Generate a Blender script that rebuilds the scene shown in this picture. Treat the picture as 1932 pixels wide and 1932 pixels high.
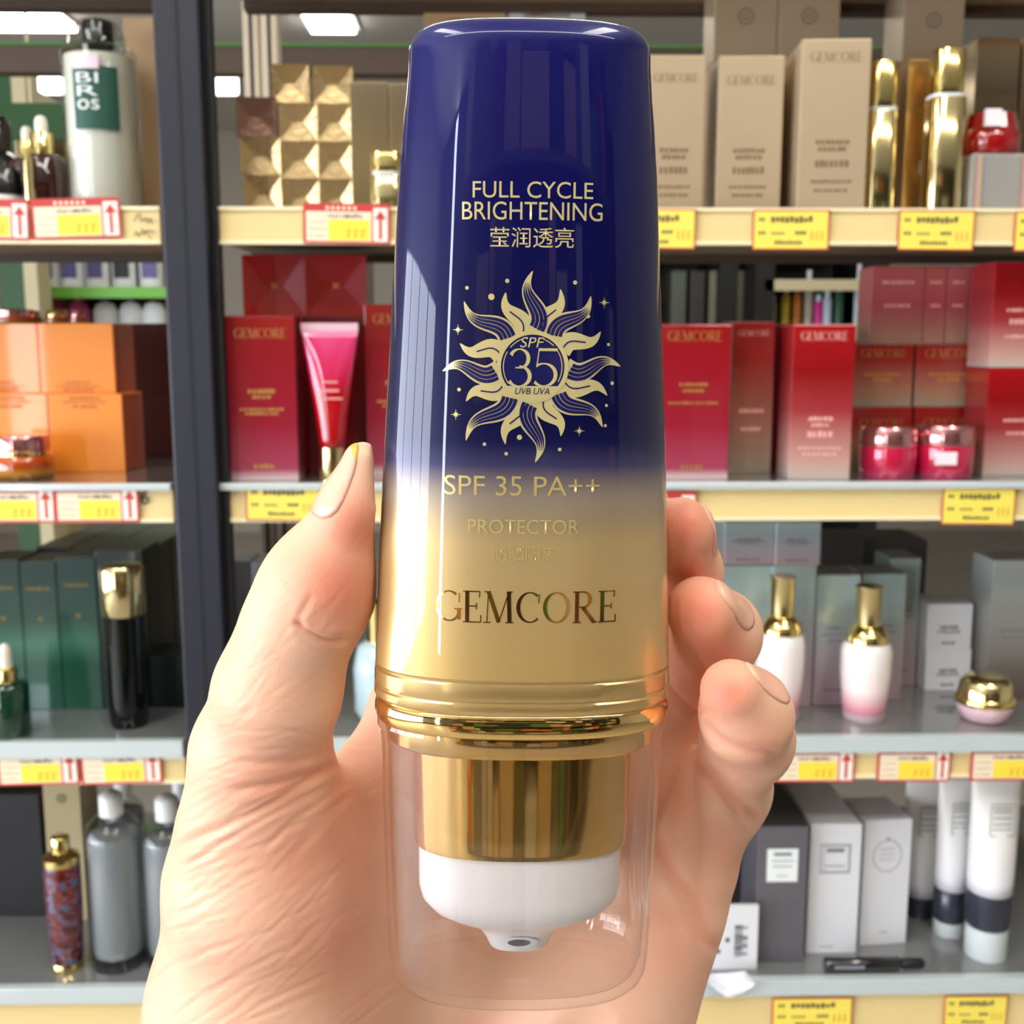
import bpy, bmesh, math, random
import numpy as np
from mathutils import Vector, Matrix
random.seed(7)
for _o in list(bpy.data.objects): bpy.data.objects.remove(_o)
scn = bpy.context.scene
COL = scn.collection
# ---------------------------------------------------------------- camera
FPX, ZC = 2070.0, 1.35
PITCH, YAW = math.atan(316/2070.0), math.radians(1.1)
CAM = Vector((0, 0, ZC))
FWD = Vector((math.sin(YAW)*math.cos(PITCH), math.cos(YAW)*math.cos(PITCH), -math.sin(PITCH)))
RGT = Vector((math.cos(YAW), -math.sin(YAW), 0))
UPV = RGT.cross(FWD)
cd = bpy.data.cameras.new('camera'); cam = bpy.data.objects.new('camera', cd); COL.objects.link(cam)
cd.sensor_width = 36; cd.sensor_height = 36; cd.lens = FPX/1932*36
m = Matrix((RGT, UPV, -FWD)).transposed().to_4x4(); m.translation = CAM
cam.matrix_world = m
cd.clip_start = 0.01; cd.clip_end = 50
cd.dof.use_dof = True; cd.dof.focus_distance = 0.160; cd.dof.aperture_fstop = cd.lens/0.8
scn.camera = cam
# ---------------------------------------------------------------- world, exposure
w = bpy.data.worlds.new('world'); scn.world = w; w.use_nodes = True
w.node_tree.nodes['Background'].inputs[0].default_value = (0.95, 0.97, 1, 1)
w.node_tree.nodes['Background'].inputs[1].default_value = 0.10
scn.view_settings.view_transform = 'Standard'; scn.view_settings.look = 'None'
scn.view_settings.gamma = 1; scn.view_settings.use_curve_mapping = False
scn.view_settings.exposure = 0.05
scn.cycles.use_denoising = True
scn.cycles.max_bounces = 10; scn.cycles.transparent_max_bounces = 24
scn.cycles.sample_clamp_indirect = 6

def P(px, py, Y):
    "world point on the plane y = Y seen at a pixel of the 1932 frame"
    r = FWD + (px-966)/FPX*RGT + (966-py)/FPX*UPV
    return CAM + r*(Y/r.y)
def proj(pts):
    v = np.asarray(pts, dtype=np.float64) - np.array(CAM)
    z = v@np.array(FWD)
    return 966+FPX*(v@np.array(RGT))/z, 966-FPX*(v@np.array(UPV))/z
# ---------------------------------------------------------------- materials
def srgb(*c):
    c = [x/255 for x in c[:3]]
    return tuple((x/12.92 if x <= .04045 else ((x+.055)/1.055)**2.4) for x in c)+(1,)
MATS = {}
def mat(name, col=(200,200,200), rough=.5, metal=0, coat=0, emit=0, noise=0, nscale=20, trans=0, bump=0, sss=0, alpha=1):
    if name in MATS: return MATS[name]
    m = bpy.data.materials.new(name); m.use_nodes = True
    nt = m.node_tree; b = nt.nodes['Principled BSDF']
    c = srgb(*col)
    b.inputs['Base Color'].default_value = c; b.inputs['Roughness'].default_value = rough
    b.inputs['Metallic'].default_value = metal; b.inputs['Coat Weight'].default_value = coat
    b.inputs['Coat Roughness'].default_value = .04
    b.inputs['Transmission Weight'].default_value = trans; b.inputs['Alpha'].default_value = alpha
    if emit:
        b.inputs['Emission Color'].default_value = c; b.inputs['Emission Strength'].default_value = emit
    if noise or bump:
        tc = nt.nodes.new('ShaderNodeTexCoord'); n = nt.nodes.new('ShaderNodeTexNoise')
        n.inputs['Scale'].default_value = nscale; n.inputs['Detail'].default_value = 4
        nt.links.new(tc.outputs['Object'], n.inputs['Vector'])
        if noise:
            mr = nt.nodes.new('ShaderNodeMapRange'); mr.inputs[3].default_value = 1-noise; mr.inputs[4].default_value = 1+noise
            nt.links.new(n.outputs['Fac'], mr.inputs[0])
            hv = nt.nodes.new('ShaderNodeHueSaturation'); hv.inputs['Color'].default_value = c
            nt.links.new(mr.outputs[0], hv.inputs['Value']); nt.links.new(hv.outputs[0], b.inputs['Base Color'])
        if bump:
            bp = nt.nodes.new('ShaderNodeBump'); bp.inputs['Strength'].default_value = bump; bp.inputs['Distance'].default_value = .001
            nt.links.new(n.outputs['Fac'], bp.inputs['Height']); nt.links.new(bp.outputs[0], b.inputs['Normal'])
    MATS[name] = m
    return m
def grad(name, stops, rough=.4, metal=0, coat=0, metals=None, axis=2, bump=0):
    "colour ramp over the object's generated height (0 bottom, 1 top)"
    if name in MATS: return MATS[name]
    m = mat(name, (128,128,128), rough, metal, coat); nt = m.node_tree; b = nt.nodes['Principled BSDF']
    tc = nt.nodes.new('ShaderNodeTexCoord'); sp = nt.nodes.new('ShaderNodeSeparateXYZ')
    nt.links.new(tc.outputs['Generated'], sp.inputs[0])
    cr = nt.nodes.new('ShaderNodeValToRGB'); e = cr.color_ramp.elements
    e[0].position = stops[0][0]; e[0].color = srgb(*stops[0][1]); e[1].position = stops[-1][0]; e[1].color = srgb(*stops[-1][1])
    for p, c in stops[1:-1]:
        k = e.new(p); k.color = srgb(*c)
    nt.links.new(sp.outputs[axis], cr.inputs[0]); nt.links.new(cr.outputs[0], b.inputs['Base Color'])
    if metals:
        c2 = nt.nodes.new('ShaderNodeValToRGB'); e = c2.color_ramp.elements
        for k, (p, v) in zip(e, metals): k.position = p; k.color = (v, v, v, 1)
        nt.links.new(sp.outputs[axis], c2.inputs[0]); nt.links.new(c2.outputs[0], b.inputs['Metallic'])
    return m
def clear(name, tint=(250,248,245), strength=.9, ior=1.5, rough=.02):
    "thin clear plastic: see-through with Fresnel reflection"
    if name in MATS: return MATS[name]
    m = bpy.data.materials.new(name); m.use_nodes = True; nt = m.node_tree; nt.nodes.clear()
    o = nt.nodes.new('ShaderNodeOutputMaterial'); t = nt.nodes.new('ShaderNodeBsdfTransparent'); g = nt.nodes.new('ShaderNodeBsdfGlossy')
    t.inputs[0].default_value = srgb(*tint); g.inputs['Roughness'].default_value = rough; g.inputs[0].default_value = (1,1,1,1)
    ge = nt.nodes.new('ShaderNodeNewGeometry'); dt = nt.nodes.new('ShaderNodeVectorMath'); dt.operation = 'DOT_PRODUCT'
    nt.links.new(ge.outputs['Normal'], dt.inputs[0]); nt.links.new(ge.outputs['Incoming'], dt.inputs[1])
    def mth(op, a, b=None):
        k = nt.nodes.new('ShaderNodeMath'); k.operation = op
        for i_, q in enumerate((a, b)):
            if q is None: continue
            if isinstance(q, (int, float)): k.inputs[i_].default_value = q
            else: nt.links.new(q, k.inputs[i_])
        return k.outputs[0]
    f0 = ((ior-1)/(ior+1))**2
    fr = mth('ADD', mth('MULTIPLY', mth('POWER', mth('SUBTRACT', 1, mth('ABSOLUTE', dt.outputs['Value'])), 5), 1-f0), f0)
    mu = nt.nodes.new('ShaderNodeMath'); mu.operation = 'MULTIPLY'; mu.inputs[1].default_value = strength
    mx = nt.nodes.new('ShaderNodeMixShader')
    nt.links.new(fr, mu.inputs[0]); nt.links.new(mu.outputs[0], mx.inputs[0])
    nt.links.new(t.outputs[0], mx.inputs[1]); nt.links.new(g.outputs[0], mx.inputs[2]); nt.links.new(mx.outputs[0], o.inputs[0])
    MATS[name] = m
    return m
# ---------------------------------------------------------------- building helpers
def link(name, me, parent=None, loc=None):
    o = bpy.data.objects.new(name, me); COL.objects.link(o)
    if parent: o.parent = parent
    if loc is not None: o.location = loc
    return o
def tag(o, label=None, cat=None, group=None, kind=None):
    if label: o['label'] = label
    if cat: o['category'] = cat
    if group: o['group'] = group
    if kind: o['kind'] = kind
    return o
def thing(name, label, cat, loc=(0,0,0), rz=0, group=None, rx=0, ry=0):
    o = bpy.data.objects.new(name, None); COL.objects.link(o); o.empty_display_size = .02
    o.location = loc; o.rotation_euler = (rx, ry, rz)
    return tag(o, label, cat, group)
def mesh(name, vs, fs, m, parent=None, smooth=False, loc=None):
    me = bpy.data.meshes.new(name); me.from_pydata([tuple(v) for v in vs], [], fs)
    me.materials.append(m)
    if smooth: me.polygons.foreach_set('use_smooth', [True]*len(me.polygons))
    me.update()
    return link(name, me, parent, loc)
def box(name, x0, x1, y0, y1, z0, z1, m, parent=None, bev=0, seg=2):
    bm = bmesh.new(); bmesh.ops.create_cube(bm, size=1)
    for v in bm.verts:
        v.co = Vector(((x0+x1)/2+v.co.x*(x1-x0), (y0+y1)/2+v.co.y*(y1-y0), (z0+z1)/2+v.co.z*(z1-z0)))
    if bev: bmesh.ops.bevel(bm, geom=bm.edges[:], offset=bev, segments=seg, affect='EDGES', profile=.5)
    me = bpy.data.meshes.new(name); bm.to_mesh(me); bm.free(); me.materials.append(m)
    return link(name, me, parent)
def lathe(name, prof, m, parent=None, n=40, sx=1, sy=1, sup=2, loc=None, smooth=True, cap=True):
    "profile (radius, height), optional superellipse section"
    vs, fs = [], []
    for r, z in prof:
        for i in range(n):
            a = 2*math.pi*i/n; c, s = math.cos(a), math.sin(a)
            k = (abs(c)**sup+abs(s)**sup)**(-1/sup)
            vs.append((r*k*c*sx, r*k*s*sy, z))
    for j in range(len(prof)-1):
        for i in range(n):
            k = (i+1) % n
            fs.append((j*n+i, j*n+k, (j+1)*n+k, (j+1)*n+i))
    if cap:
        fs.append(tuple(range(n))[::-1]); fs.append(tuple(range((len(prof)-1)*n, len(prof)*n)))
    o = mesh(name, vs, fs, m, parent, False, loc)
    if smooth:
        o.data.polygons.foreach_set('use_smooth', [len(p.vertices) == 4 for p in o.data.polygons])
        o.data.set_sharp_from_angle(angle=math.radians(50))
    return o
def bars(name, rects, y, m, parent):
    "flat printed marks on a front face: (x0, z0, x1, z1)"
    vs, fs = [], []
    for a, b, c, d in rects:
        k = len(vs); vs += [(a,y,b),(c,y,b),(c,y,d),(a,y,d)]; fs.append((k,k+1,k+2,k+3))
    o = mesh(name, vs, fs, m, parent)
    if ('print' in name or name in ('barcode', 'price_number')) and len(rects) > 1: o['kind'] = 'stuff'
    return o
def text_geo(s, h=1.0, ex=0, spacing=1.0):
    "font outline -> (vertices 2d centred, faces) with capital height h"
    c = bpy.data.curves.new('txt', 'FONT'); c.body = s; c.space_character = spacing; c.resolution_u = 4
    o = bpy.data.objects.new('txt', c); COL.objects.link(o)
    me = bpy.data.meshes.new_from_object(o.evaluated_get(bpy.context.evaluated_depsgraph_get()))
    vs = np.array([v.co[:2] for v in me.vertices]); fs = [tuple(p.vertices) for p in me.polygons]
    bpy.data.objects.remove(o); bpy.data.curves.remove(c); bpy.data.meshes.remove(me)
    x0, x1 = vs[:,0].min(), vs[:,0].max(); y0, y1 = vs[:,1].min(), vs[:,1].max()
    vs = (vs-[(x0+x1)/2, (y0+y1)/2])/(y1-y0)*h
    return vs, fs
# serif capitals built from thick and thin strokes, 1 unit tall
def _stroke(pts, ws):
    vs, fs = [], []
    n = len(pts)
    for i, (x, y) in enumerate(pts):
        a = pts[max(0, i-1)]; b = pts[min(n-1, i+1)]
        dx, dy = b[0]-a[0], b[1]-a[1]; L = math.hypot(dx, dy) or 1
        vs += [(x-dy/L*ws[i]/2, y+dx/L*ws[i]/2), (x+dy/L*ws[i]/2, y-dx/L*ws[i]/2)]
    for i in range(n-1): fs.append((2*i+1, 2*i+3, 2*i+2, 2*i))
    return vs, fs
def _arc(cx, cy, rx, ry, a0, a1, th, tn, n=24):
    pts, ws = [], []
    for i in range(n+1):
        a = math.radians(a0+(a1-a0)*i/n); pts.append((cx+rx*math.cos(a), cy+ry*math.sin(a))); ws.append(tn+(th-tn)*abs(math.cos(a))**1.5)
    return _stroke(pts, ws)
def _line(x0, y0, x1, y1, w): return _stroke([(x0,y0),((x0+x1)/2,(y0+y1)/2),(x1,y1)], [w,w,w])
TH, TN = .13, .035
GLY = {
 'G': (.86, [_arc(.45,.5,.39,.47,52,325,TH,TN), _line(.78,.08,.78,.42,TH*.9), _line(.62,.42,.9,.42,TN), _line(.79,.62,.8,.92,TN)]),
 'E': (.62, [_line(.14,0,.14,1,TH), _line(0,.985,.56,.985,TN), _line(0,.015,.6,.015,TN), _line(.14,.52,.45,.52,TN), _line(.55,.8,.56,1,TN), _line(.59,0,.6,.24,TN), _line(.45,.42,.45,.62,TN)]),
 'M': (1.05, [_line(.12,0,.17,1,TN), _line(.17,1,.52,.02,TH), _line(.52,.02,.86,1,TN), _line(.88,0,.85,1,TH), _line(0,.015,.24,.015,TN), _line(.74,.015,1.02,.015,TN), _line(.03,.985,.2,.985,TN), _line(.83,.985,.98,.985,TN)]),
 'C': (.82, [_arc(.45,.5,.39,.47,50,312,TH,TN), _line(.74,.64,.76,.93,TN)]),
 'O': (.95, [_arc(.46,.5,.39,.47,0,360,TH,TN,36)]),
 'R': (.8, [_line(.14,0,.14,1,TH), _line(0,.015,.28,.015,TN), _line(0,.985,.4,.985,TN), _arc(.36,.745,.22,.24,-90,90,TH,TN,14), _line(.14,.505,.36,.505,TN), _line(.34,.5,.72,.01,TH), _line(.66,.015,.82,.015,TN)]),
}
def serif(s, h, gap=.1):
    vs, fs, x = [], [], 0
    for ch in s:
        adv, parts = GLY[ch]
        for pv, pf in parts:
            k = len(vs); vs += [(a+x, b) for a, b in pv]; fs += [tuple(i+k for i in f) for f in pf]
        x += adv+gap
    vs = np.array(vs); vs = (vs-[(x-gap)/2, .5])*h
    return vs, fs
def flat_text(name, vf, x, y, z, m, parent, flip=False):
    "lettering lying on a front face (facing -y)"
    vs, fs = vf
    return mesh(name, [(x+a, y, z+b) for a, b in vs], fs, m, parent)
# ---------------------------------------------------------------- the shop: shell and lamps
def struct(name, o): return tag(o, kind='structure')
M_floor = mat('floor_tile', (175,168,158), .35, noise=.06, nscale=3)
M_wall = mat('wall_paint', (205,198,186), .8, noise=.03, nscale=2)
M_ceil = mat('ceiling_paint', (215,212,205), .8, noise=.03, nscale=2)
tag(box('floor', -4, 4, -4, 8, -.05, 0, M_floor), kind='structure')
tag(box('ceiling', -4, 4, -4, 8, 2.8, 2.85, M_ceil), kind='structure')
tag(box('wall_back', -4, 4, 7.9, 8, 0, 2.8, M_wall), kind='structure')
tag(box('wall_right', 3.9, 4, -4, 7.9, 0, 2.8, M_wall), kind='structure')
M_dark = mat('dark_shelf_backing', (52,42,36), .6, noise=.25, nscale=4)
tag(box('wall_front', -4, 4, -4, -3.9, 0, 2.8, M_dark), kind='structure')
tag(box('wall_left', -4, -3.9, .8, 7.9, 0, 2.8, M_wall), kind='structure')
tag(box('trim_1', -4, -3.9, -3.9, .8, 0, .35, M_wall), kind='structure')
tag(box('trim_2', -4, -3.9, -3.9, .8, 2.0, 2.8, M_wall), kind='structure')
M_day = mat('daylight_glass', (235,243,255), .3, emit=10)
M_alu = mat('dark_frame', (60,60,62), .4)
wd = bpy.data.objects.new('window_1', None); COL.objects.link(wd); wd['kind'] = 'structure'
for i in range(4):
    y0 = -3.9+i*1.175
    box('pane', -3.97, -3.95, y0+.03, y0+1.145, .35, 2.0, M_day, wd)
    box('pane_frame', -4, -3.9, y0-.03, y0+.03, .35, 2.0, M_alu, wd)
w2 = bpy.data.objects.new('streak_panel', None); COL.objects.link(w2); w2['kind'] = 'structure'  # added glowing slit out of view, placed to draw the bottle's left streak
box('pane', -2.62, -2.42, -3.9, -3.88, .3, 2.75, mat('streak_glow', (240,246,255), .3, emit=22), w2)
box('pane_frame', -2.66, -2.62, -3.9, -3.86, .25, 2.78, M_alu, w2); box('pane_frame', -2.42, -2.38, -3.9, -3.86, .25, 2.78, M_alu, w2)
M_panel = mat('lamp_diffuser', (255,250,240), .4, emit=14)
M_lampf = mat('lamp_frame', (225,225,225), .4)
def ceiling_lamp(x, y, lx, ly, label, mt=None):
    t = thing('ceiling_light', label, 'light', (x, y, 2.8), group='flush ceiling light panels')
    box('diffuser', -lx/2, lx/2, -ly/2, ly/2, -.03, -.012, mt or M_panel, t)
    box('frame', -lx/2-.02, lx/2+.02, -ly/2-.02, ly/2+.02, -.012, 0, M_lampf, t)
ceiling_lamp(-.9, -.2, .3, 1.2, 'long white ceiling light panel above the shelf aisle, on the window side')
ceiling_lamp(.7, -.2, .3, 1.2, 'long white ceiling light panel above the shelf aisle, away from the window')
ceiling_lamp(0, -.95, 3.2, .12, 'long slim ceiling light running across the aisle')
ceiling_lamp(-.1, 2.2, 1.2, .3, 'long white ceiling light panel behind the display shelves')
p1, p2 = P(-30, 60, 5.1), P(615, 60, 5.1)
ceiling_lamp(p1.x+.06, 5.1, .5, .52, 'square ceiling light panel seen past the clear shampoo bottle')
ceiling_lamp(p2.x, 5.1, .2, .52, 'square ceiling light panel seen above the gold foil boxes')
# tube lamp hanging far behind the shelves
t = thing('tube_light', 'long bright tube light far behind the upper shelf, left of the dark post', 'light', P(200, 158, 4.6))
M_tube = mat('tube_glow', (255,255,255), .4, emit=4)
box('tube', -.6, .52, -.03, .03, -.038, .038, M_tube, t, .01)
box('housing', -.62, .54, -.035, .035, .04, .075, M_lampf, t)
for sx in (-.5, .42): box('cord', sx-.003, sx+.003, -.003, .003, .075, 2.8-t.location.z, M_alu, t)
# shelving across the aisle, behind the photographer; it shows in the polished gold
gon = thing('aisle_gondola', 'grey shelving with coloured packets across the aisle, seen only mirrored in the polished gold', 'shelf', (.3, -1.5, 0))
M_gon = mat('gondola_grey', (92,88,82), .5)
for k in range(5): box('gondola_shelf', -1.1, 1.1, -.35, 0, .15+.4*k, .17+.4*k, M_gon, gon)
box('gondola_back', -1.1, 1.1, -.37, -.35, 0, 2.0, M_gon, gon)
_r = random.Random(4); _pc = [mat('packet_'+n, c, .4) for n, c in (('brown',(92,58,40)),('orange',(190,104,50)),('cream',(170,150,110)),('green',(70,110,60)),('olive',(96,92,60)),('dark',(40,38,40)),('white',(176,176,170)))]
for k in range(5):
    x = -1.08
    while x < 1.0:
        wv = _r.uniform(.06, .2); hv = _r.uniform(.12, .33); box('packet', x, x+wv-.008, -.2, -.01-_r.uniform(0,.03), .17+.4*k, .17+.4*k+hv, _r.choice(_pc), gon); x += wv
# ---------------------------------------------------------------- the display shelving
def zat(py, Y=1.0, px=966): return P(px, py, Y).z
def xat(px, Y=1.0, py=650): return P(px, py, Y).x
M_rail = mat('cream_rail', (234,208,146), .45, noise=.04, nscale=30)
M_raildge = mat('rail_lip', (246,232,190), .35)
M_board = mat('shelf_board', (148,128,104), .6, noise=.08, nscale=8)
M_glass = mat('glass_top', (120,122,122), .08, coat=1)
M_gedge = mat('glass_edge', (196,206,206), .2, coat=.5)
M_post = mat('navy_post', (24,25,38), .45, noise=.05, nscale=20)
M_postd = mat('post_shadow_side', (14,14,18), .6)  # near-black for the post's shadow side, also slots and the pen cap
M_up = mat('beige_upright', (205,190,165), .55)
M_brown = mat('brown_board', (78,60,46), .6, noise=.1, nscale=10)
XL0, XL1, XR0, XR1 = -1.2, xat(303, 1, 420), xat(391, 1, 420), 1.2
SH = {0: (-185, -112, .2), 1: (387, 462, .2), 2: (908, 983, .40), 3: (1394, 1472, .40), 4: (1850, 1960, .40)}
TOP = {}
for k in SH: TOP[k] = zat(SH[k][0])
TOP[3] = zat(1388); TOP[4] = zat(1846)
bays = []
for bi, (x0, x1, lab) in enumerate(((XL0, XL1, 'cream railed glass shelving bay holding orange and green boxes, beside the dark post'), (XR0, XR1, 'cream railed glass shelving bay holding gold and red boxes behind the bottle'))):
    bay = thing('shelving_bay', lab, 'shelf', ((x0+x1)/2, 1.2, 0), group='two bays of the display shelving')
    ox, oy = -(x0+x1)/2, -1.2
    bays.append(bay)
    for k, (pt, pb, dp) in SH.items():
        zt, zb = TOP[k], zat(pb)
        rt = zt-.002 if k < 3 else zat(pt+28)
        def B(n, a, b, c, d, e, f, m, bev=0): return box(n, a+ox, b+ox, c+oy, d+oy, e, f, m, bay, bev)
        B('price_rail', x0, x1, 1.0, 1.006, zb, rt, M_rail, .0012)
        B('rail_lip', x0, x1, .9975, 1.0, zb, zb+.0035, M_raildge)
        B('rail_lip', x0, x1, .9975, 1.0, rt-.003, rt, M_raildge)
        if k in (0, 1):
            B('shelf_board', x0, x1, 1.006, 1.0+dp, zt-.028, zt-.012, M_board)
            B('support_beam', x0, x1, 1.0+dp-.02, 1.0+dp, zt-.036, zt-.028, M_brown)
        else:
            B('shelf_board', x0, x1, 1.006, 1.0+dp, zt-.024, zt-.008, M_board)
            B('glass_top', x0, x1, 1.002, 1.0+dp, zt-.008, zt-.0005, M_glass)
            B('glass_edge', x0, x1, .992, 1.002, (zt-.007 if k == 2 else zat(pt+26)), zt-.0005, M_gedge, .001)
    for xx in ((x0+.05, x1-.05) if bi else (x0+.05,)):
        pass
# uprights at the back, near the post
ox = -(XR0+XR1)/2
for a, b, lab in ((424, 457, 'slim beige metal upright just right of the dark post, behind the gold foil boxes'), (460, 495, 'wider beige metal upright, second from the dark post')):
    xa, xb = xat(a, 1.30, 200), xat(b, 1.30, 200)
    u = thing('metal_upright', lab, 'upright', ((xa+xb)/2, 1.412, 0)); hw2 = (xb-xa)/2
    box('channel', -hw2, hw2, -.005, .02, 0, 2.2, M_up, u, .002)
    box('slot_strip', -.002, .002, -.0058, -.005, 0, 2.2, M_postd, u)
px0, px1 = xat(316, .985), xat(400, .985)
post = thing('shelf_post', 'dark navy square post between the two shelving bays', 'post', ((px0+px1)/2, 1.0, 0))
hwp = (px1-px0)/2
box('post_face', -hwp, hwp, -.015, .007, 0, 2.3, M_post, post, .002)
box('post_groove', -.0015, .0015, -.0156, -.0148, 0, 2.3, M_postd, post)
box('post_shadow_side', hwp-.002, hwp+.007, -.004, .008, 0, 2.3, M_postd, post)  # side of the post in shadow, its shade put into the colour

# ---------------------------------------------------------------- price tags
M_tagr = mat('tag_red', (196,60,56), .5); M_tagc = mat('tag_cream', (247,226,196), .5); M_tagy = mat('tag_yellow', (255,224,72), .5)
M_tagy2 = mat('tag_lemon', (250,226,96), .5); M_ink = mat('tag_ink', (96,80,60), .6); M_num = mat('tag_number', (226,160,50), .6); M_tagw = mat('tag_white', (250,236,222), .5)
M_black = mat('pen_ink', (40,36,34), .6)
TW, TH_ = .076, .0345
def red_tag():
    t = thing('price_tag', 'x', 'price tag')
    box('card', -TW/2, TW/2, -.0006, 0, -TH_/2, TH_/2, M_tagr, t)
    bars('cream_panel', [(-TW/2+.0025, -TH_/2+.002, TW/2-.016, TH_/2-.007)], -.0007, M_tagc, t)
    bars('arrow_panel', [(TW/2-.0145, -TH_/2+.002, TW/2-.002, TH_/2-.0035)], -.0007, M_tagw, t)
    bars('yellow_panel', [(-TW/2+.022, -TH_/2+.003, TW/2-.0175, TH_/2-.014)], -.0009, M_tagy, t)
    ax_ = TW/2-.0082
    mesh('arrow', [(ax_-.0013,-.0009,-TH_/2+.004),(ax_+.0013,-.0009,-TH_/2+.004),(ax_+.0013,-.0009,.004),(ax_+.0052,-.0009,.004),(ax_,-.0009,.0118),(ax_-.0052,-.0009,.004),(ax_-.0013,-.0009,.004)], [(0,1,2,6),(3,4,5)], M_tagr, t)
    r = random.Random(3)
    bars('header_print', [(-.018+i*.0048, TH_/2-.0055, -.018+i*.0048+.0026, TH_/2-.0025) for i in range(6)], -.0009, M_tagc, t)
    q = [(-.016+i*.0028, TH_/2-.0125, -.016+i*.0028+r.uniform(.0008,.0022), TH_/2-.0125+r.uniform(.0022,.004)) for i in range(11)]
    q += [(-TW/2+.005+i*.003, -TH_/2+.006+j*.006, -TW/2+.005+i*.003+r.uniform(.001,.0024), -TH_/2+.0067+j*.006) for i in range(5) for j in range(3)]
    bars('small_print', q, -.0009, M_ink, t)
    bars('price_number', [(.001+i*.0062, -TH_/2+.005, .001+i*.0062+.0014, -TH_/2+.0125) for i in range(3)]+[(.001+i*.0062, -TH_/2+.0115, .0045+i*.0062, -TH_/2+.0125) for i in range(3)], -.0011, M_num, t)
    return t
def yellow_tag():
    w = .068; t = thing('price_tag', 'x', 'price tag'); hh = .0305
    box('card', -w/2, w/2, -.0006, 0, -TH_/2, TH_/2, M_tagr, t)
    bars('yellow_panel', [(-w/2+.0012, -TH_/2+.0012, w/2-.0012, TH_/2-.0012)], -.0007, M_tagy2, t)
    r = random.Random(11); q = []
    q += [(-w/2+.005+i*.003, .0075, -w/2+.0072+i*.003, .0105) for i in range(2)]
    q += [(-w/2+.016+i*.0042, .0065+r.uniform(-.0006,.0006), -w/2+.0192+i*.0042, .0112+r.uniform(-.001,.001)) for i in range(9)]
    q += [(-w/2+.005+i*.0036, -.004, -w/2+.0075+i*.0036, -.0012) for i in range(2)]+[(-w/2+.017+i*.003, -.004, -w/2+.0188+i*.003, -.0018) for i in range(4)]+[(.004+i*.0034, -.004, .0066+i*.0034, -.001) for i in range(3)]
    q += [(-.014+i*.0031, -.0125, -.0118+i*.0031, -.0092+r.uniform(-.0006,.0006)) for i in range(8)]
    bars('small_print', q, -.0009, M_ink, t)
    bars('price_number', [(.018+i*.0045, -.009, .0194+i*.0045, -.001) for i in range(3)], -.0009, M_num, t)
    return t
RT, YT = red_tag(), yellow_tag(); used = set()
def copy_tree(o, parent=None):
    c = o.copy(); COL.objects.link(c)
    if parent: c.parent = parent; c.matrix_parent_inverse = o.matrix_parent_inverse.copy()
    for ch in list(o.children): copy_tree(ch, c)
    return c
def place(proto, loc, label, group, rz=0, ry=0, scale=None):
    o = proto if proto.name not in used else copy_tree(proto)
    used.add(proto.name); o.location = loc; o.rotation_euler = (0, ry, rz); o['label'] = label; o['group'] = group
    if scale: o.scale = scale
    return o
G1, G2 = 'red and white arrow price tags on the shelf rails', 'yellow price tags on the shelf rails'
for k, px, py, lab, tilt, sc in [
 (0,-27,413,'red arrow price tag cut by the frame, below the dropper bottle',1.5,1), (0,144,412,'red arrow price tag below the clear shampoo bottle',-1.5,1.02),
 (0,25,951,'red arrow price tag under the orange cream jar',0,1), (0,183,950,'red arrow price tag just before the handwritten 6',0,1),
 (0,72,1448,'red arrow price tag under the small green dropper bottle',-1.2,1), (0,229,1446,'red arrow price tag under the black tube with metallic cap',-1.5,1), (0,-85,1448,'x',0,1),
 (0,654,422,'red arrow price tag under the gold foil boxes, touching the blue bottle',.8,1),
 (1,1240,432,'yellow price tag just beside the blue bottle, under a beige carton',.5,1), (1,1492,434,'yellow price tag under the tall beige carton',0,1), (1,1766,435,'yellow price tag under the tall gold pump bottle',.3,1), (1,1985,437,'yellow price tag cut by the frame under the prism glass jar',0,1),
 (1,535,947,'yellow price tag under the red carton beside the thumb',.8,1), (1,1846,955,'yellow price tag under the red cream jars',.6,1), (0,1240,962,'red edged price tag mostly hidden behind the fingertip',0,.95),
 (0,1538,1443,'red arrow price tag beside the little finger',.3,1), (0,1724,1442,'red arrow price tag under the second pink and white bottle',.3,.93), (0,1905,1440,'red arrow price tag under the domed gold jar, cut by the frame',0,1),
 (1,1532,1912,'yellow price tag below the dark grey carton',0,1.18), (1,1840,1908,'yellow price tag below the white tubes with black caps',.5,.93)]:
    if lab == 'x': continue
    Yt = .9968
    p = P(px, py, Yt)
    place(RT if k == 0 else YT, p, lab, G1 if k == 0 else G2, 0, math.radians(tilt), (sc, 1, 1))
def scrib(name, lab, px, py, s, h):
    p = P(px, py, .9985); vs, fs = text_geo(s, h)
    o = mesh(name, [(a, -.0005, b) for a, b in vs], fs, M_black, None, loc=p); tag(o, lab, 'handwriting', 'pen marks on the cream rail')
scrib('handwriting', 'black pen number 6 written on the cream rail', 273, 938, '6', .013)
p = P(270, 426, .9985); V, F = [], []; r = random.Random(8)
for row in (.0065, -.0075):
    for i in range(9):
        x, z, a, L = -.007+i*.0018, row+r.uniform(-.003, .003), r.uniform(0, 3.1), r.uniform(.0015, .0032)
        dx, dz = math.cos(a)*L, math.sin(a)*L; nx, nz = -math.sin(a)*.0004, math.cos(a)*.0004; k = len(V)
        V += [(x-dx-nx,-.0005,z-dz-nz),(x+dx-nx,-.0005,z+dz-nz),(x+dx+nx,-.0005,z+dz+nz),(x-dx+nx,-.0005,z-dz+nz)]; F.append((k,k+1,k+2,k+3))
tag(mesh('handwriting', V, F, M_black, None, loc=p), 'small black pen marks in two rows on the cream rail next to the post', 'handwriting', 'pen marks on the cream rail')

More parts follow.
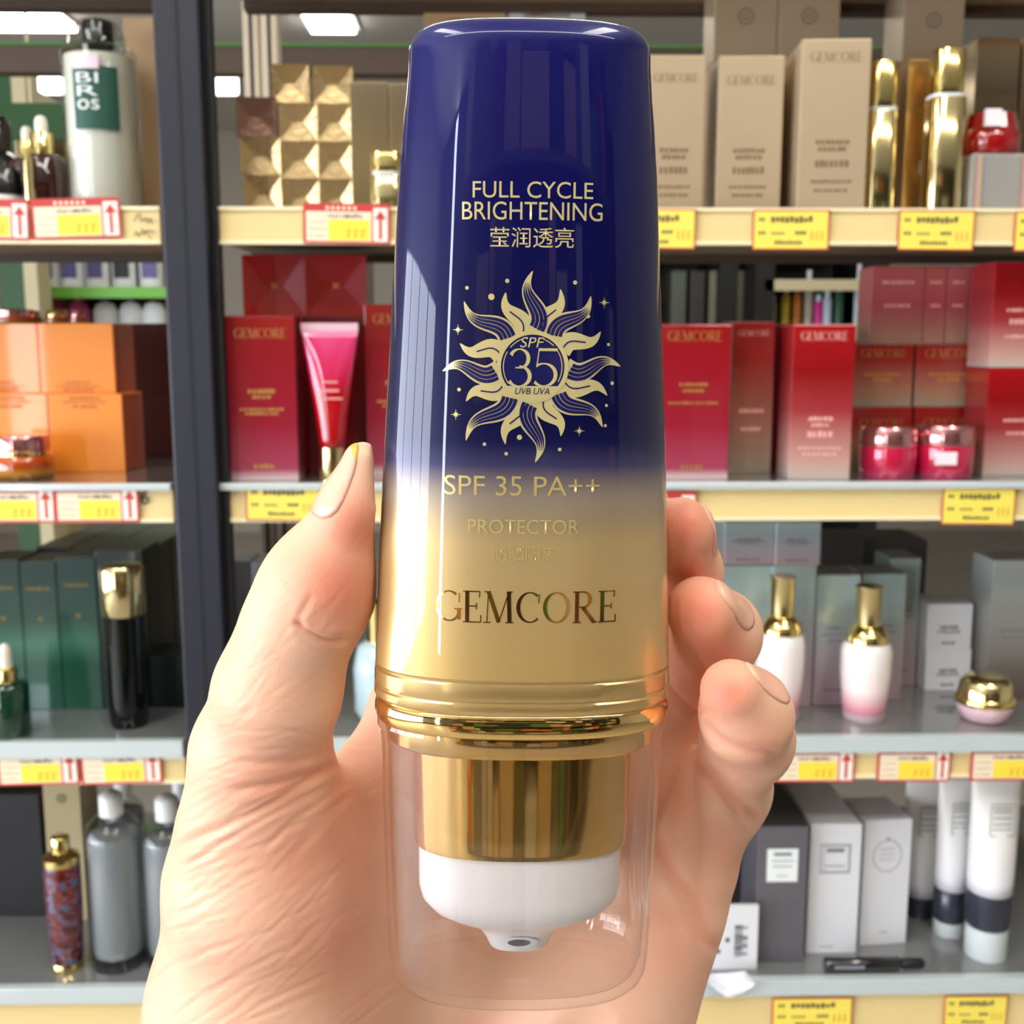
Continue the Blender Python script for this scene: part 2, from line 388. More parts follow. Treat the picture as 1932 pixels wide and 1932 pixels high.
# ---------------------------------------------------------------- cartons
def blk(name, w, d, h, m, parent, bev=.0008): return box(name, -w/2, w/2, 0, d, 0, h, m, parent, bev)
def carton(lab, px0, px1, pt, Y, d, zb, m, group=None, name='carton', rz=0, brand=None, lines=None, lm=None, cat='box', seam=True, zt=None, lid=None, emblem=None):
    "front face between px0 and px1 at distance Y, standing on zb, top at pixel pt"
    pm = (px0+px1)/2; h = (zt if zt is not None else P(pm, pt, Y).z)-zb; x0, x1 = P(px0, 0, Y).x, P(px1, 0, Y).x
    pymid = (pt+700)/2; x0, x1 = P(px0, pymid, Y).x, P(px1, pymid, Y).x; w = x1-x0
    t = thing(name, lab, cat, ((x0+x1)/2, Y, zb), math.radians(rz), group)
    box('body', -w/2, w/2, 0, d, 0, h, m, t, .0007)
    if seam:                                                    # tuck flap on top, standing slightly proud
        box('top_flap', -w/2+.001, w/2-.001, .0008, d-.002, h, h+.0007, lid or m, t)
    if brand: flat_text('lettering', serif('GEMCORE', w*.11, .05), 0, -.0003, h*brand, 0, lm, t) if False else None
    if brand:
        vs, fs = serif('GEMCORE', 1, .06); k = w*.74/(vs[:,0].max()-vs[:,0].min()); vs = vs*[k, k*1.15]
        flat_text('lettering', (vs, fs), 0, -.0003, h*brand, lm, t)
    if lines:
        r = random.Random(int(px0)); q = []
        for f, wf, th in lines:
            n = max(3, int(w*wf/.004)); L = w*wf/n
            for i in range(n): q.append((-w*wf/2+i*L, h*f-th/2, -w*wf/2+i*L+L*r.uniform(.6,.9), h*f+th/2*r.uniform(.7,1.1)))
        bars('print', q, -.0003, lm, t)
    if emblem:
        vs, fs = [], []
        for r0, r1 in ((w*.10, w*.13), (w*.035, w*.06)):
            V = [(r0*math.cos(a), r0*math.sin(a)) for a in np.linspace(0, 6.2832, 25)], [(r1*math.cos(a), r1*math.sin(a)) for a in np.linspace(0, 6.2832, 25)]
            k = len(vs)
            for p, q_ in zip(*V): vs += [(p[0], -.0003, h*emblem+p[1]), (q_[0], -.0003, h*emblem+q_[1])]
            fs += [(k+2*i, k+2*i+1, k+2*i+3, k+2*i+2) for i in range(24)]
        mesh('emblem', vs, fs, lm, t)
    return t
def foil_box(lab, px0, px1, pt, pb, Y, d, m, group, rz=0, cat='box'):
    "small wrapped box: folded end facing out, four creased triangles"
    a, b = P(px0, pb, Y), P(px1, pt, Y); w, h = b.x-a.x, b.z-a.z
    t = thing('wrapped_box', lab, cat, ((a.x+b.x)/2, Y, a.z), math.radians(rz), group)
    vs = [(-w/2,0,0),(w/2,0,0),(w/2,0,h),(-w/2,0,h),(-w/2,d,0),(w/2,d,0),(w/2,d,h),(-w/2,d,h)]
    mesh('body', vs, [(1,5,6,2),(5,4,7,6),(4,0,3,7),(3,2,6,7),(0,4,5,1)], m, t)
    c = len(vs); vs2 = vs[:4]+[(0,.0035,h*.5),(0,.0010,h*.28),(0,.0010,h*.74)]
    mesh('folded_end', [(-w/2,0,0),(w/2,0,0),(w/2,0,h),(-w/2,0,h),(0,.0020,h*.5),(-w*.14,.0018,h*.48),(w*.14,.0018,h*.5)], [(0,1,4),(0,4,5),(4,1,6),(1,2,6),(6,2,4),(2,3,4),(4,3,5),(3,0,5)], m, t)
    return t
# ---------------------------------------------------------------- goods: materials
B1 = TOP[1]-.012; B2 = TOP[2]-.0005; B3 = TOP[3]-.0005; B4 = TOP[4]-.0005
M_beige = mat('beige_satin', (190,168,138), .36, .35, noise=.04, nscale=40); M_beige2 = mat('beige_card', (206,172,128), .5, noise=.04, nscale=30)
M_bprint = mat('beige_print', (128,98,72), .5); M_bsilver = mat('emblem_grey', (140,122,104), .4)
M_foilb = mat('gold_foil_wrap', (226,194,142), .2, .85, bump=.35, nscale=140); M_foild = mat('dark_foil_wrap', (136,100,82), .25, .6, bump=.6, nscale=140)
M_mirror = mat('gold_mirror_card', (228,204,164), .14, .9)
M_gbot = mat('gold_bottle', (240,220,162), .12, 1); M_gbot2 = mat('deep_gold_card', (186,146,84), .25, .8)
M_red = mat('red_card', (156,14,20), .25, coat=.6); M_redd = mat('dark_red_card', (110,8,16), .3, coat=.5)
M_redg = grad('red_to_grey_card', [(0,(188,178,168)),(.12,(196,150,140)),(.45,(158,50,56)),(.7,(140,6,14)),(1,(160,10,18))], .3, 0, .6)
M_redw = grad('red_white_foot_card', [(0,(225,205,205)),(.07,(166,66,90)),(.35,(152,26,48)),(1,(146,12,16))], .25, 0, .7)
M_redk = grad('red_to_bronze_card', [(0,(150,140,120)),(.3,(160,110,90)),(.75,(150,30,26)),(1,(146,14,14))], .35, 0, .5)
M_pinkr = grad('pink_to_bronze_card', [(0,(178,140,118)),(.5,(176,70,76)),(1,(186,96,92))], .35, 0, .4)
M_goldp = mat('gold_print', (216,160,90), .35, .6); M_pinkp = mat('pink_print', (232,170,160), .5)
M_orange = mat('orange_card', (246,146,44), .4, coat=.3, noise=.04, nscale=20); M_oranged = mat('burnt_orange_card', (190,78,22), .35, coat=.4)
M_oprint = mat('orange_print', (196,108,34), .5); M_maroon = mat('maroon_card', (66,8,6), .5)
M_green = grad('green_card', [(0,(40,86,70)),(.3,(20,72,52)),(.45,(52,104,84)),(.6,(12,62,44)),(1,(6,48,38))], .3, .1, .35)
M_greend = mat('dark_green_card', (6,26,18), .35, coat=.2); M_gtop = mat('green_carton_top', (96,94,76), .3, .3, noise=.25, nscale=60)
M_gtext = mat('green_gold_print', (160,130,50), .4, .3)
M_teal = grad('silver_teal_card', [(0,(196,170,174)),(.35,(186,178,184)),(.75,(168,186,186)),(1,(184,206,204))], .3, .35, .3)
M_tgrey = mat('silver_grey_card', (150,156,160), .35, .3); M_wcard = mat('white_card', (226,226,230), .4, noise=.02, nscale=20)
M_tprint = mat('grey_print', (130,132,138), .5); M_dgrey = mat('dark_grey_card', (98,94,100), .4, coat=.3); M_dgtop = mat('dark_grey_top', (62,58,56), .5)
M_gmetal = mat('gold_metal', (240,214,140), .1, 1); M_rubber = mat('rubber_bulb', (240,232,214), .5)
M_plastic_w = mat('white_plastic', (238,238,236), .35, coat=.3); M_blackp = mat('black_plastic', (22,22,26), .2, coat=.8)
M_sticker = mat('white_sticker', (240,232,238), .5); M_stick2 = mat('pink_sticker', (238,208,224), .5)
M_labelg = mat('green_label', (22,78,62), .5); M_labelw = mat('label_white', (235,240,238), .5)
M_amber = mat('dark_amber_glass', (52,10,6), .08, coat=1); M_clearb = clear('clear_bottle_wall', (238,240,240), .9, 1.5)
M_liq = mat('pale_liquid', (238,236,218), .25, coat=.6); M_liqg = mat('grey_liquid', (150,154,156), .25, coat=.6)
M_pinkb = grad('pearl_pink_glass', [(0,(196,120,136)),(.12,(226,160,170)),(.35,(246,226,222)),(1,(244,240,236))], .2, 0, .7)
M_jar = grad('magenta_jar', [(0,(190,70,110)),(.3,(196,24,70)),(1,(200,30,70))], .12, .1, 1)
M_jarlid = mat('rose_metal_lid', (214,150,150), .12, .9)
M_blkcap = mat('charcoal_cap', (44,46,60), .3, coat=.4)
M_tubew = grad('white_tube', [(0,(236,234,238)),(.9,(240,236,226)),(1,(214,216,208))], .3, 0, .5)
M_mag = mat('magenta_print', (170,50,130), .5); M_gry = mat('line_grey', (128,132,140), .5)
TL = [(.34,.5,.004),(.28,.5,.003),(.22,.4,.005),(.14,.62,.002),(.10,.6,.002),(.06,.5,.002)]
def std(base, px, py_top, Y): p = P(px, py_top, Y); return (p.x, Y, base), p.z-base

# ------------- upper shelf, first bay
loc, h = std(B1, 186, 88, 1.055)
t = thing('shampoo_bottle', 'tall clear shampoo bottle with green label and black cap under a clear dome', 'bottle', loc)
R = .0335
lathe('bottle_wall', [(0.001,0),(R*.93,.0),(R,.004),(R*1.0,h*.96),(R*.9,h*.985),(R*.62,h)], M_clearb, t, 40)
lathe('liquid', [(0.001,.002),(R*.88,.003),(R*.93,.008),(R*.93,h*.93),(R*.6,h*.935)], M_liq, t, 40)
lathe('cap', [(R*.42,h),(R*.42,h+.018),(R*.38,h+.021),(0.001,h+.021)], M_blackp, t, 32)
lathe('cap_dome', [(R*.78,h),(R*.74,h+.008),(R*.5,h+.02),(R*.2,h+.0235),(0.001,h+.0238)], M_clearb, t, 32, cap=False)
def wraplabel(name, rad, a0, a1, z0, z1, m, par, n=12):
    vs = []
    for i in range(n+1):
        a = math.radians(a0+(a1-a0)*i/n); vs += [(rad*math.sin(a), -rad*math.cos(a), z0), (rad*math.sin(a), -rad*math.cos(a), z1)]
    return mesh(name, vs, [(2*i, 2*i+2, 2*i+3, 2*i+1) for i in range(n)], m, par, True)
def wraptext(name, s, hgt, wid, rad, a, z, m, par):
    vs, fs = text_geo(s, hgt); vs[:,0] *= wid/(vs[:,0].max()-vs[:,0].min())
    return mesh(name, [(rad*math.sin(math.radians(a)+x/rad), -rad*math.cos(math.radians(a)+x/rad), z+y) for x, y in vs], fs, m, par)
zz = lambda py, Y=1.02: P(186, py, Y).z-B1
lb = wraplabel('label', R+.0004, -24, 44, zz(242), zz(122), M_labelg, t)
wraplabel('price_sticker', R+.0007, -22, 17, zz(128), zz(101), M_stick2, t)
for s_, py in (('BI', 145), ('R', 170), ('os', 196)):
    wraptext('lettering', s_, .0088, .0195 if s_ != 'R' else .019, R+.0008, -1, zz(py), M_labelw, t)
carton('tall plain beige carton between the clear shampoo bottle and the dark post', 248, 305, 34, 1.10, .06, B1, M_beige2)
def dropper(lab, px, top, Y, base, Rb, hb, m, neckh, group=None, mcol=None):
    p = P(px, top, Y); t = thing('dropper_bottle', lab, 'bottle', (p.x, Y, base), 0, group)
    lathe('glass_body', [(0.001,0),(Rb*.92,0),(Rb,.003),(Rb,hb*.9),(Rb*.85,hb*.98),(Rb*.5,hb)], m, t, 32)
    lathe('gold_collar', [(Rb*.52,hb),(Rb*.52,hb+neckh),(Rb*.5,hb+neckh+.0005),(Rb*.3,hb+neckh+.001)], mcol or M_gmetal, t, 32)
    H2 = p.z-base; z0 = hb+neckh
    lathe('rubber_bulb', [(Rb*.3,z0),(Rb*.28,z0+(H2-z0)*.7),(Rb*.2,z0+(H2-z0)*.93),(0.001,H2)], M_rubber, t, 24)
    return t
zb = lambda py, Y: P(80, py, Y).z
dropper('dark amber dropper bottle with gold collar and cream rubber bulb', 76, 218, 1.04, B1, .0192, zb(292,1.04)-B1, M_amber, .018)
dropper('second dropper bottle mostly behind the dark amber one, at its window side', 49, 238, 1.09, B1, .017, zb(300,1.09)-B1, M_amber, .016)
t = thing('face_cream_jar', 'black lidded white jar cut by the frame, beside the dropper bottles', 'jar', (P(-14,300,1.03).x, 1.05, B1))
lathe('jar_body', [(0.001,0),(.018,0),(.0195,.004),(.0195,.022),(.018,.025)], M_plastic_w, t, 32); lathe('lid', [(.019,.025),(.019,.046),(.017,.049),(0.001,.049)], M_blackp, t, 32)
t = thing('perfume_bottle', 'black rounded bottle at the frame edge behind the white jar', 'bottle', (P(-8,215,1.12).x, 1.12, B1)); hh = P(0,215,1.12).z-B1
lathe('bottle_body', [(0.001,0),(.022,0),(.023,.004),(.023,hh*.6),(.014,hh*.68)], M_blackp, t, 32); lathe('cap', [(.012,hh*.68),(.013,hh*.9),(.009,hh*.98),(0.001,hh)], M_blackp, t, 24)
t = thing('highlight_tube', 'slim gold tube standing in for the bright highlight on the dark amber dropper bottle', 'tube', (P(47,290,1.008).x, 1.0125, B1))  # highlight along the dropper bottle, modelled as a slim gold tube
lathe('tube_body', [(0.001,0),(.0036,0),(.0036,.05)], M_gbot, t, 20); lathe('highlight_tip', [(.0036,.05),(.003,.055),(.0022,.062),(.0016,.0655),(0.001,.066)], M_gmetal, t, 20)

# ------------- upper shelf, second bay
GF = 'small foil wrapped boxes stacked on the upper shelf'
rows = [
 [(447,520,183,258,1.075,'dark foil box topmost of the stack nearest the post'),(455,528,259,330,1.07,'gold foil box in the middle of the stack nearest the post'),(462,530,331,404,1.065,'gold foil box at the foot of the stack nearest the post')],
 [(513,582,121,193,1.09,'gold foil box topmost of the second stack from the post'),(527,598,194,266,1.07,'gold foil box second from the top in the second stack from the post'),(530,600,268,337,1.065,'gold foil box third from the top in the second stack from the post'),(533,602,339,408,1.06,'gold foil box lowest in the second stack from the post')],
 [(592,665,124,195,1.09,'gold foil box topmost of the third stack, beside the tall mirror carton'),(598,663,196,267,1.07,'foil box with a white glint, second from the top of the third stack'),(600,664,269,338,1.065,'gold foil box third from the top, touching the tall mirror carton'),(602,664,340,409,1.06,'gold foil box lowest, touching the tall mirror carton')]]
for ci, colm in enumerate(rows):
    for ri, (a, b_, c, d_, Y, lab) in enumerate(colm):
        # stand each on the one below: real stack heights
        foil_box(lab, a, b_, c, d_, Y, .055, M_foild if (ci == 0 and ri == 0) else M_foilb, GF, rz=3 if ri == 0 else 0)
t = carton('tall mirror gold carton beside the stacked foil boxes', 665, 736, 155, 1.037, .075, B1, M_mirror, group='tall mirror gold cartons')
t = carton('tall mirror gold carton partly hidden by the blue bottle', 738, 812, 158, 1.037, .075, B1, M_mirror, group='tall mirror gold cartons')
def square_bottle(lab, px0, px1, pc, ps, Y, base, m1, m2, cat='bottle', name='pump_bottle', sup=4, glassband=True, capk=.86):
    x0, x1 = P(px0, 300, Y).x, P(px1, 300, Y).x; R = (x1-x0)/2; zc = P((px0+px1)/2, pc, Y).z-base; zs = P((px0+px1)/2, ps, Y).z-base
    t = thing(name, lab, cat, ((x0+x1)/2, Y+R, base))
    lathe('bottle_body', [(0.001,0),(R*.97,0),(R,.002),(R,zs-.004),(R*.96,zs-.003)], m1, t, 40, 1, 1, sup)
    lathe('collar', [(R*.9,zs-.003),(R*.93,zs-.0025),(R*.93,zs)], M_labelw if glassband else m2, t, 40, 1, 1, sup)
    lathe('cap', [(R*capk,zs),(R*capk,zc-.002),(R*capk*.94,zc),(0.001,zc)], m2, t, 40, 1, 1, sup)
    return t
square_bottle('short gold pump bottle between the mirror cartons and the blue bottle', 697, 757, 285, 322, 1.006, B1, M_gbot, M_gmetal, capk=.97)
carton('beige carton behind the top of the blue bottle, printed with small dark lines', 803, 955, -30, 1.19, .05, B1, M_beige2, lines=[(.86,.4,.004),(.83,.3,.003)], lm=M_bprint)
carton('pale grey white carton behind the top of the blue bottle', 960, 1102, -42, 1.19, .05, B1, mat('pale_card', (214,214,204), .5), lines=[(.86,.6,.003)], lm=M_bprint)
BL = [(.44,.5,.004),(.40,.42,.004),(.32,.5,.006),(.22,.6,.0025),(.17,.5,.0025)]
carton('beige carton right beside the blue bottle', 1215, 1325, 105, 1.03, .06, B1, M_beige, brand=.87, lines=BL, lm=M_bprint, group='tall beige cartons')
carton('beige carton with a bright edge, second from the blue bottle', 1350, 1470, 106, 1.03, .06, B1, M_beige, brand=.86, lines=BL, lm=M_bprint, group='tall beige cartons', rz=-2)
carton('beige carton half hidden behind the tallest beige carton', 1476, 1524, 108, 1.069, .049, B1, M_beige2)
carton('tallest beige carton standing furthest forward on the upper shelf', 1503, 1630, 74, 1.008, .06, B1, M_beige, brand=.905, lines=BL, lm=M_bprint, group='tall beige cartons', rz=-3)
BU = 'beige cartons with an oval emblem at the top of the upper shelf'
for a, b_, lo_, hi_, lab, em in [(1340,1457,112,-10,'emblem carton above the carton with a bright edge',.55),(1459,1572,112,-10,'emblem carton behind the tallest beige carton',.55),(1690,1802,118,-12,'emblem carton above the gold bottles',.5)]:
    Yb_ = 1.12
    # each rests on a plain carton below it
    under = carton('plain beige carton carrying the '+lab, a, b_, 116, Yb_, .055, B1, M_beige2 if em > .5 else M_gbot2, seam=False)
    carton(lab, a, b_, -40, Yb_, .055, P((a+b_)/2, 116, Yb_).z, M_beige, emblem=em, lm=M_bsilver, group=BU, seam=False)
square_bottle('gold pump bottle partly behind the tallest beige carton', 1639, 1696, 112, 200, 1.02, B1, M_gbot, M_gmetal)
carton('narrow bronze gold carton between the two gold pump bottles', 1700, 1756, 112, 1.05, .05, B1, M_gbot2)
square_bottle('tall gold pump bottle with a white collar, nearest the prism glass jar', 1757, 1823, 88, 174, 1.004, B1, M_gbot, M_gmetal)
t = thing('paper_sticker', 'tiny white sticker on the bronze gold carton', 'sticker', P(1746,316,1.0495)); box('paper', -.005, .005, -.0004, 0, -.006, .006, M_sticker, t)
MS = 'mirror silver gold cartons at the frame edge'
carton('mirror carton behind the red glass bottle', 1826, 1906, 72, 1.16, .05, B1, M_mirror, group=MS)
carton('mirror carton cut by the frame edge, behind the red glass bottle', 1912, 1992, 72, 1.16, .05, B1, M_mirror, group=MS)
M_prism = mat('prism_glass', (226,222,214), .05, trans=.6, coat=1); M_redgl = mat('red_glass', (150,8,16), .06, coat=1)
M_film = grad('rainbow_film', [(0,(120,200,120)),(.25,(220,130,170)),(.5,(210,200,190)),(.75,(235,200,60)),(1,(90,110,220))], .15, .3, .8, axis=0)
x0, x1 = P(1832,340,1.006).x, P(1950,340,1.006).x; zt_ = P(1890,288,1.006).z
t = thing('glass_block_jar', 'clear glass block with rainbow edges below the red glass bottle', 'jar', ((x0+x1)/2, 1.006, B1))
box('glass_block', -(x1-x0)/2, (x1-x0)/2, 0, .05, 0, zt_-B1, M_prism, t, .003)
box('rainbow_film', -(x1-x0)/2+.0015, -(x1-x0)/2+.011, -.0004, .0, .004, zt_-B1-.003, M_film, t); box('rainbow_film', (x1-x0)/2-.014, (x1-x0)/2-.003, -.0004, .0, .004, zt_-B1-.003, M_film, t)
x0, x1 = P(1838,250,1.012).x, P(1945,250,1.012).x; Rr = (x1-x0)/2; z1 = P(1890,205,1.012).z-zt_
t = thing('red_glass_bottle', 'red glass bottle with a white sticker resting on the clear glass block', 'bottle', ((x0+x1)/2, 1.012+Rr*.9, zt_))
lathe('glass_body', [(0.001,0),(Rr*.8,0),(Rr,.004),(Rr,z1*.5),(Rr*.95,z1*.55)], M_redgl, t, 36, 1, .88); lathe('ribbed_collar', [(Rr*.9,z1*.55),(Rr*.92,z1*.62),(Rr*.8,z1*.98),(0.001,z1)], M_redgl, t, 14, 1, .88, smooth=False)
box('price_sticker', -.016, -.002, -Rr*.9-.0006, -Rr*.9+.004, z1*.62, z1*1.0, M_sticker, t)

# ------------- middle shelf, first bay
OG = 'orange cartons stacked two by two'
zm = P(120, 742, 1.10).z
L1 = [(.16,.34,.003),(.10,.6,.002),(.05,.42,.003)]
def orange(lab, a, b_, base, topz, Y, rz, flip=False):
    t = carton(lab, a, b_, 600, Y, .062, base, M_orange, group=OG, rz=rz, zt=topz, lines=[(1-f, w_, th) for f, w_, th in L1] if flip else L1, lm=M_oprint, seam=False)
    w = [c for c in t.children if c.name.startswith('body')][0].dimensions.x
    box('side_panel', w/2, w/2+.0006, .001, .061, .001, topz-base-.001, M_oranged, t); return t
zt2 = P(120, 610, 1.10).z
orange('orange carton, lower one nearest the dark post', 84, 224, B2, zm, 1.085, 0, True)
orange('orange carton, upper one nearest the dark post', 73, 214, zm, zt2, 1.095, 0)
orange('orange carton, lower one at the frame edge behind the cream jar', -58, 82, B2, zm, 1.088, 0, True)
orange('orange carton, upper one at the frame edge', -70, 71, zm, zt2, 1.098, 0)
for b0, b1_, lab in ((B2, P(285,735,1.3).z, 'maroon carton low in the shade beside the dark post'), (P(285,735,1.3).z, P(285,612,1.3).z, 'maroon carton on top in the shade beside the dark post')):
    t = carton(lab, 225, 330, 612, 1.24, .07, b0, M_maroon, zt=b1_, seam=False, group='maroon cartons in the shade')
x0 = P(12, 850, 1.01).x
t = thing('cream_jar', 'amber cream jar with a gold lid in front of the orange cartons', 'jar', (x0, 1.045, B2)); R = .0275
M_amb = grad('amber_jar_glass', [(0,(120,70,10)),(.3,(190,130,30)),(.55,(170,60,10)),(1,(200,90,20))], .06, 0, 1)
lathe('jar_body', [(0.001,0),(R*.92,0),(R,.003),(R,.018),(R*.9,.0215)], M_amb, t, 40); lathe('lid', [(R*.86,.0215),(R*.88,.023),(R*.88,.038),(R*.84,.04),(0.001,.04)], M_jarlid, t, 40)
lathe('lid_band', [(R*.89,.0215),(R*.92,.022),(R*.92,.0255),(R*.89,.026)], M_gmetal, t, 40)
for px, w_, lab, mm in ((32, .024, 'low copper coloured jar on top of the orange cartons', M_jarlid), (107, .011, 'small gold lid glinting on top of the orange cartons', M_gmetal), (148,.008,'little copper pot next to the gold lid on the orange cartons',M_jarlid)):
    t = thing('small_jar', lab, 'jar', (P(px,600,1.13).x, 1.13, zt2), 0, 'small jars on top of the orange cartons')
    lathe('jar_body', [(0.001,0),(w_,0),(w_*1.05,.003),(w_*.98,.007)], M_amb, t, 28); lathe('lid', [(w_*.9,.007),(w_*.9,.0125),(w_*.8,.014),(0.001,.014)], mm, t, 28)

# ------------- middle shelf, second bay
zr = P(500, 598, 1.07).z
RS = 'square red boxes lying on the tall red cartons'
for a, b_, lab in ((460,575,'dark red square box above the red brand carton, nearest the post'),(577,690,'red square box with a folded cross end above the pink tube')):
    x = foil_box(lab, a, b_, 481, 597, 1.07, .07, M_red, RS)
    for ch in x.children:
        pass
    flat_text('gold_mark', text_geo('\u00d7', .006), 0, .0012, (P(500,481,1.07).z-zr)*.5, M_goldp, x)
for a, b_, lab in ((462,574,'red carton behind the brand carton, holding up the dark square box'),(576,690,'dark red carton standing behind the pink tube')):
    carton(lab, a, b_, 598, 1.07, .06, B2, M_redd if a > 500 else M_red, zt=zr, seam=False, group='tall red cartons behind')
RL = [(.55,.4,.004),(.515,.28,.003),(.44,.66,.0025),(.415,.5,.0025),(.09,.3,.004)]
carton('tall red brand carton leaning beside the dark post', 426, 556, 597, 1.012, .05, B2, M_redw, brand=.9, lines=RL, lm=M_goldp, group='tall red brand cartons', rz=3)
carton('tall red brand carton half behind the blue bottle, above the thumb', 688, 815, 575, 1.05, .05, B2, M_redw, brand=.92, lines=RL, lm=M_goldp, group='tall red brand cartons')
# hanging-end tube standing on its cap
Yt = 1.012; x0 = P(620, 700, Yt).x; zc = P(618, 846, Yt).z-B2; zt_ = P(620, 609, Yt).z-B2
t = thing('cosmetic_tube', 'clear topped red squeeze tube standing on a gold cap beside the thumb', 'tube', (x0, Yt+.012, B2))
M_redt = grad('red_gel_tube', [(0,(170,0,14)),(.45,(186,6,26)),(.6,(205,30,80)),(.93,(220,60,120)),(1,(240,170,200))], .12, 0, 1)
lathe('cap', [(0.001,0),(.0122,0),(.0124,.0012),(.0124,zc)], M_gbot, t, 36)
secs_ = []
for i in range(15):
    f = i/14; a_ = .0118+(.0262-.0118)*f**1.15; b_ = .0118*(1-f**1.6)+.0006
    secs_.append([(a_*math.cos(2*math.pi*k/40), b_*math.sin(2*math.pi*k/40), zc+(zt_-.006-zc)*f) for k in range(40)])
N0 = NSEG if 'NSEG' in globals() else 96
def loft0(name, secs, m, parent):
    vs, fs = [], []; N = len(secs[0])
    for s in secs: vs += s
    for j in range(len(secs)-1):
        for i in range(N): k = (i+1) % N; fs.append((j*N+i, j*N+k, (j+1)*N+k, (j+1)*N+i))
    fs += [tuple(range(N))[::-1], tuple(range((len(secs)-1)*N, len(secs)*N))]
    return mesh(name, vs, fs, m, parent, True)
loft0('tube_body', secs_, M_redt, t)
box('crimped_seal', -.0262, .0262, -.0008, .0008, zt_-.007, zt_, mat('clear_pink_seal', (232,190,206), .2, coat=1), t)
bars('print', [(-.009,zc+.052,.009,zc+.054),(-.011,zc+.045,.012,.0465+zc),(-.006,zc+.06,.008,zc+.0615)], -.0123, M_pinkp, t)
RC = 'tall red cartons beside the blue bottle'
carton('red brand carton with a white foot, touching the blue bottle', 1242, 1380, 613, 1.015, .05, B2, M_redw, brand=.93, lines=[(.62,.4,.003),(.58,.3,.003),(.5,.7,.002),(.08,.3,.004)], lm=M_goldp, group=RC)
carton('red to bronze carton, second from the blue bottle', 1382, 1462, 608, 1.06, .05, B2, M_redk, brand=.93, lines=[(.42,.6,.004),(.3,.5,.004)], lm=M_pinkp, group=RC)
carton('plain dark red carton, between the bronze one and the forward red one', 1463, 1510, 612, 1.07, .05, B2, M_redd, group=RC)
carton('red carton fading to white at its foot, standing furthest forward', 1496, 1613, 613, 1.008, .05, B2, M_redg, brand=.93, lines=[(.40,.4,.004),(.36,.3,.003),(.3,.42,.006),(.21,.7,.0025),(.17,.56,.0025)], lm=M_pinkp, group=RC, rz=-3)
zq = P(1660, 768, 1.09).z; zq2 = P(1660, 650, 1.09).z
SQ = 'small square red cartons behind the jars'
for a, b_, side in ((1610,1724,'nearest the forward red carton'),(1729,1856,'behind the stickered jar')):
    carton('small square red carton, lower, '+side, a, b_, 770, 1.09, .055, B2, M_redk, zt=zq, brand=.75, lines=[(.4,.5,.003)], lm=M_goldp, group=SQ, seam=False)
    carton('small square red carton, upper, '+side, a, b_, 650, 1.09, .055, zq+.0003, M_redk, zt=zq2, brand=.86, lines=[(.52,.62,.003),(.44,.34,.004),(.28,.7,.002),(.14,.5,.002)], lm=M_goldp, group=SQ, seam=False)
def jar(lab, a, b_, pt, Y, sticker=False):
    x0, x1 = P(a, 850, Y).x, P(b_, 850, Y).x; R = (x1-x0)/2; H = P((a+b_)/2, pt, Y).z-B2
    t = thing('cream_jar', lab, 'jar', ((x0+x1)/2, Y+R*.6, B2), group='magenta cream jars')
    lathe('jar_body', [(0.001,0),(R*.9,0),(R*.97,.0025),(R,H*.55),(R*.97,H*.62)], M_jar, t, 40)
    lathe('lid', [(R*.98,H*.62),(R,H*.66),(R*.98,H*.95),(R*.92,H),(0.001,H)], M_jarlid, t, 40)
    if sticker: box('price_sticker', -.018, .001, -R-.0006, -R+.004, H*.28, H*.52, M_sticker, t)
jar('magenta cream jar beside the forward red carton', 1633, 1741, 806, 1.02); jar('magenta cream jar with a white price sticker', 1741, 1849, 803, 1.018, True)
PK = 'pinkish cartons standing on the square red cartons'
for a, b_, lab in ((1642,1742,'broad pinkish carton, nearest the gap'),(1744,1783,'slim pinkish carton beside the broad one'),(1785,1826,'slim pinkish carton, second from the broad one'),(1828,1871,'slim pinkish carton beside the upper bright red one')):
    carton(lab, a, b_, 503, 1.10, .04, zq2+.0003, M_pinkr, lines=[(.8,.6,.003),(.5,.5,.003)], lm=M_pinkp, group=PK)
zk = P(1900, 694, 1.035).z
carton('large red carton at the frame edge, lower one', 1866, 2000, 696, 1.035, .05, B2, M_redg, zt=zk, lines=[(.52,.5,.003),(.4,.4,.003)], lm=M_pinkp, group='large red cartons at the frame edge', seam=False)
carton('large red carton at the frame edge, upper one', 1872, 2006, 495, 1.035, .05, zk+.0003, M_redg, lines=[(.55,.6,.003),(.44,.5,.005),(.3,.6,.003)], lm=M_pinkp, group='large red cartons at the frame edge')

